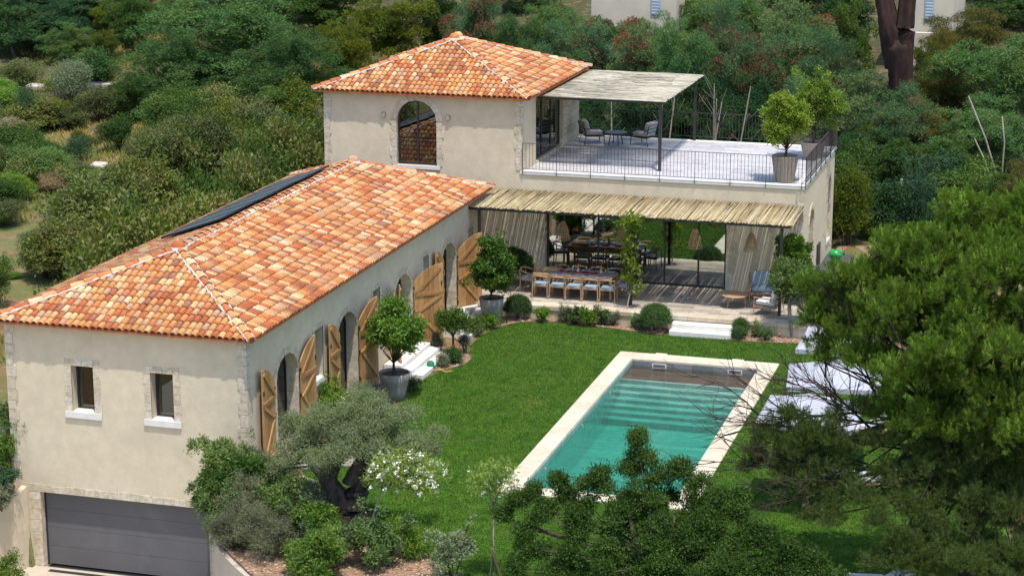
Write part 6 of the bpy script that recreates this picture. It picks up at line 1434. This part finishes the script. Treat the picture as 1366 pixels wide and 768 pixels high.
# right side, behind the house
for i, (px, py, lf, w_, h_, lb) in enumerate([(1130, 325, 'L_yellow', 1.8, 2.8, 'tall yellow-green shrub against the house\'s rear right corner'), (1115, 300, 'L_hedge', 1.6, 2.2, 'dark upright shrub behind the house\'s right wall'), (1185, 318, 'L_lime', 1.6, .8, 'low bright bush in front of the dry stone wall'), (1230, 312, 'L_broad', 2., 1., 'low dark bush at the right end of the dry stone wall'), (1160, 318, 'L_broad', 1.4, .8, 'small dark bush on the bark behind the house'), (1245, 290, 'L_cypress', 3., 2.6, 'glossy blue-green bush above the dry stone wall'), (1140, 290, 'L_broad', 2.4, 3.0, 'dark bush in the shade right of the house'), (1290, 300, 'L_broad', 3., 2.4, 'dark bush behind the foreground pine\'s top')]):
    put_shrub(px, py, lf, w_, h_, lb, 'bushes behind the right end of the house')
# understorey between house and wood; its dark leaf colour stands in for canopy shade
ru = random.Random(25)
for i in range(16):
    x_ = -27+i*1.35; y_ = 76.5+ru.uniform(-.6, 1.)
    put_shrub(x_, 0, ['L_dark', 'L_broad', 'L_dark', 'L_cypress'][i % 4], 2.6, ru.uniform(2.2, 3.6), 'dark understorey bush behind the house, %s from the tower side' % ['first', 'second', 'third', 'fourth', 'fifth', 'sixth', 'seventh', 'eighth', 'ninth', 'tenth', 'eleventh', 'twelfth', 'thirteenth', 'fourteenth', 'fifteenth', 'sixteenth'][i], 'understorey bushes behind the house', Y_=y_)

# dry stone wall and fence behind
sw = MB(); rs = random.Random(6)
for row in range(4):
    x = -9.0
    while x < -4.5:
        l_ = rs.uniform(.22, .5); h = .17; y_ = 76.0+(x+9)*.35
        sw.rbox((x+l_/2, y_+rs.uniform(-.03, .03), gz(x, y_)+.1+row*h), (l_-.02, .35, h-.015), .03, 1, Matrix.Rotation(rs.uniform(-.1, .1), 3, 'Y')); x += l_
tag(sw.obj('dry_stone_wall', M['drystone']), 'low dry stone wall in the shade behind the house\'s right end', 'wall')
fn = thing('wire_fence', 'wire fence on a pale post above the dry stone wall', 'fence')
for x_ in (-9.2, -7.3, -5.2): 
    y_ = 76.6+(x_+9)*.35; MB().bx(x_-.04, x_+.04, y_-.04, y_+.04, gz(x_, y_), gz(x_, y_)+1.9).obj('post', M['concrete'], fn)
m_ = MB()
for k in range(8):
    m_.tube([(-9.2, 76.53, gz(-9.2, 76.5)+.8+k*.15), (-5.2, 77.93, gz(-5.2, 77.9)+.8+k*.15)], .006, 4)
m_.obj('wire', M['railmetal'], fn)
p = atY(1240, 205, 92); tag(MB().bx(p.x-2.2, p.x+1.8, 92, 92.3, p.z-2.5, p.z+.35).obj('garden_wall', M['farwall']), 'short pale wall glimpsed between the trees at the right', 'wall')
# white slab in the field
for i, (px, py, w_, lb) in enumerate(((142, 123, 2.2, 'white weathered slab lying in the far field'), (132, 228, .7, 'small white slab in the middle of the field'), (58, 122, 1.8, 'grey flat rock left of the white slab'))):
    p = atZ(px, py, gz(*atZ(px, py).xy)); z_ = gz(p.x, p.y)
    for _ in range(5): p = atZ(px, py, z_); z_ = gz(p.x, p.y)
    tag(MB().rbox((p.x, p.y, z_+.2), (w_, .6, .3), .08, 2, Matrix.Rotation(.1, 3, 'X')).obj('stone_slab', M['rock']), lb, 'rock')
tag(MB().rbox((-27.6, 67.6, .35), (.5, 3.6, 1.), .04, 1).bx(-27.9, -27.3, 65.9, 69.3, .9, .96).obj('low_wall', M['concrete']), 'low plastered wall leading to the tower\'s left corner', 'wall')

# far houses
def far_house(label, c, w_, d_, h, shutters, roofm='tile', base=-6):
    t = thing('far_house', label, 'house', c)
    MB().bx(-w_/2, w_/2, 0, d_, base, h).obj('wall', M['farwall'], t)
    rf_ = MB().add([(-w_/2-.4, -.4, h), (w_/2+.4, -.4, h), (w_/2+.4, d_+.4, h), (-w_/2-.4, d_+.4, h), (-w_/4, d_/2, h+1.4), (w_/4, d_/2, h+1.4)], [(0, 1, 5, 4), (1, 2, 5), (2, 3, 4, 5), (3, 0, 4), (3, 2, 1, 0)]); rf_.obj('roof', M['pan'], t)
    for (x_, z_, ww, hh) in shutters:
        f = MB().bx(x_-ww/2, x_+ww/2, -.06, -.003, z_, z_+hh).obj('shutter', M['blueshutter'], t)
        s_ = MB()
        for k in range(int(hh/.16)): s_.bx(x_-ww/2+.05, x_+ww/2-.05, -.075, -.062, z_+.06+k*.16, z_+.13+k*.16)
        s_.obj('slats', M['whiteceramic'], f)
    return t
p = atY(1243, 30, 108); far_house('far pale house with a blue-grey shutter at the top right', (p.x, 108, p.z), 2.2, 8, 6, [(-.15, .1, .45, 2.2)])
MB_ = atY(1228, 50, 104)
p = atY(845, 24, 106); far_house('far pale house behind the trees at the top centre', (p.x, 106, p.z), 4.6, 8, 4.5, [(1.2, .2, .5, 1.2)])
p = atY(1250, 45, 103); tag(MB().bx(p.x-2.0, p.x+.9, 103, 103.4, p.z-4, p.z+.0).obj('terrace_wall', M['farwall']), 'pale low wall below the far house with the blue-grey shutter', 'wall')
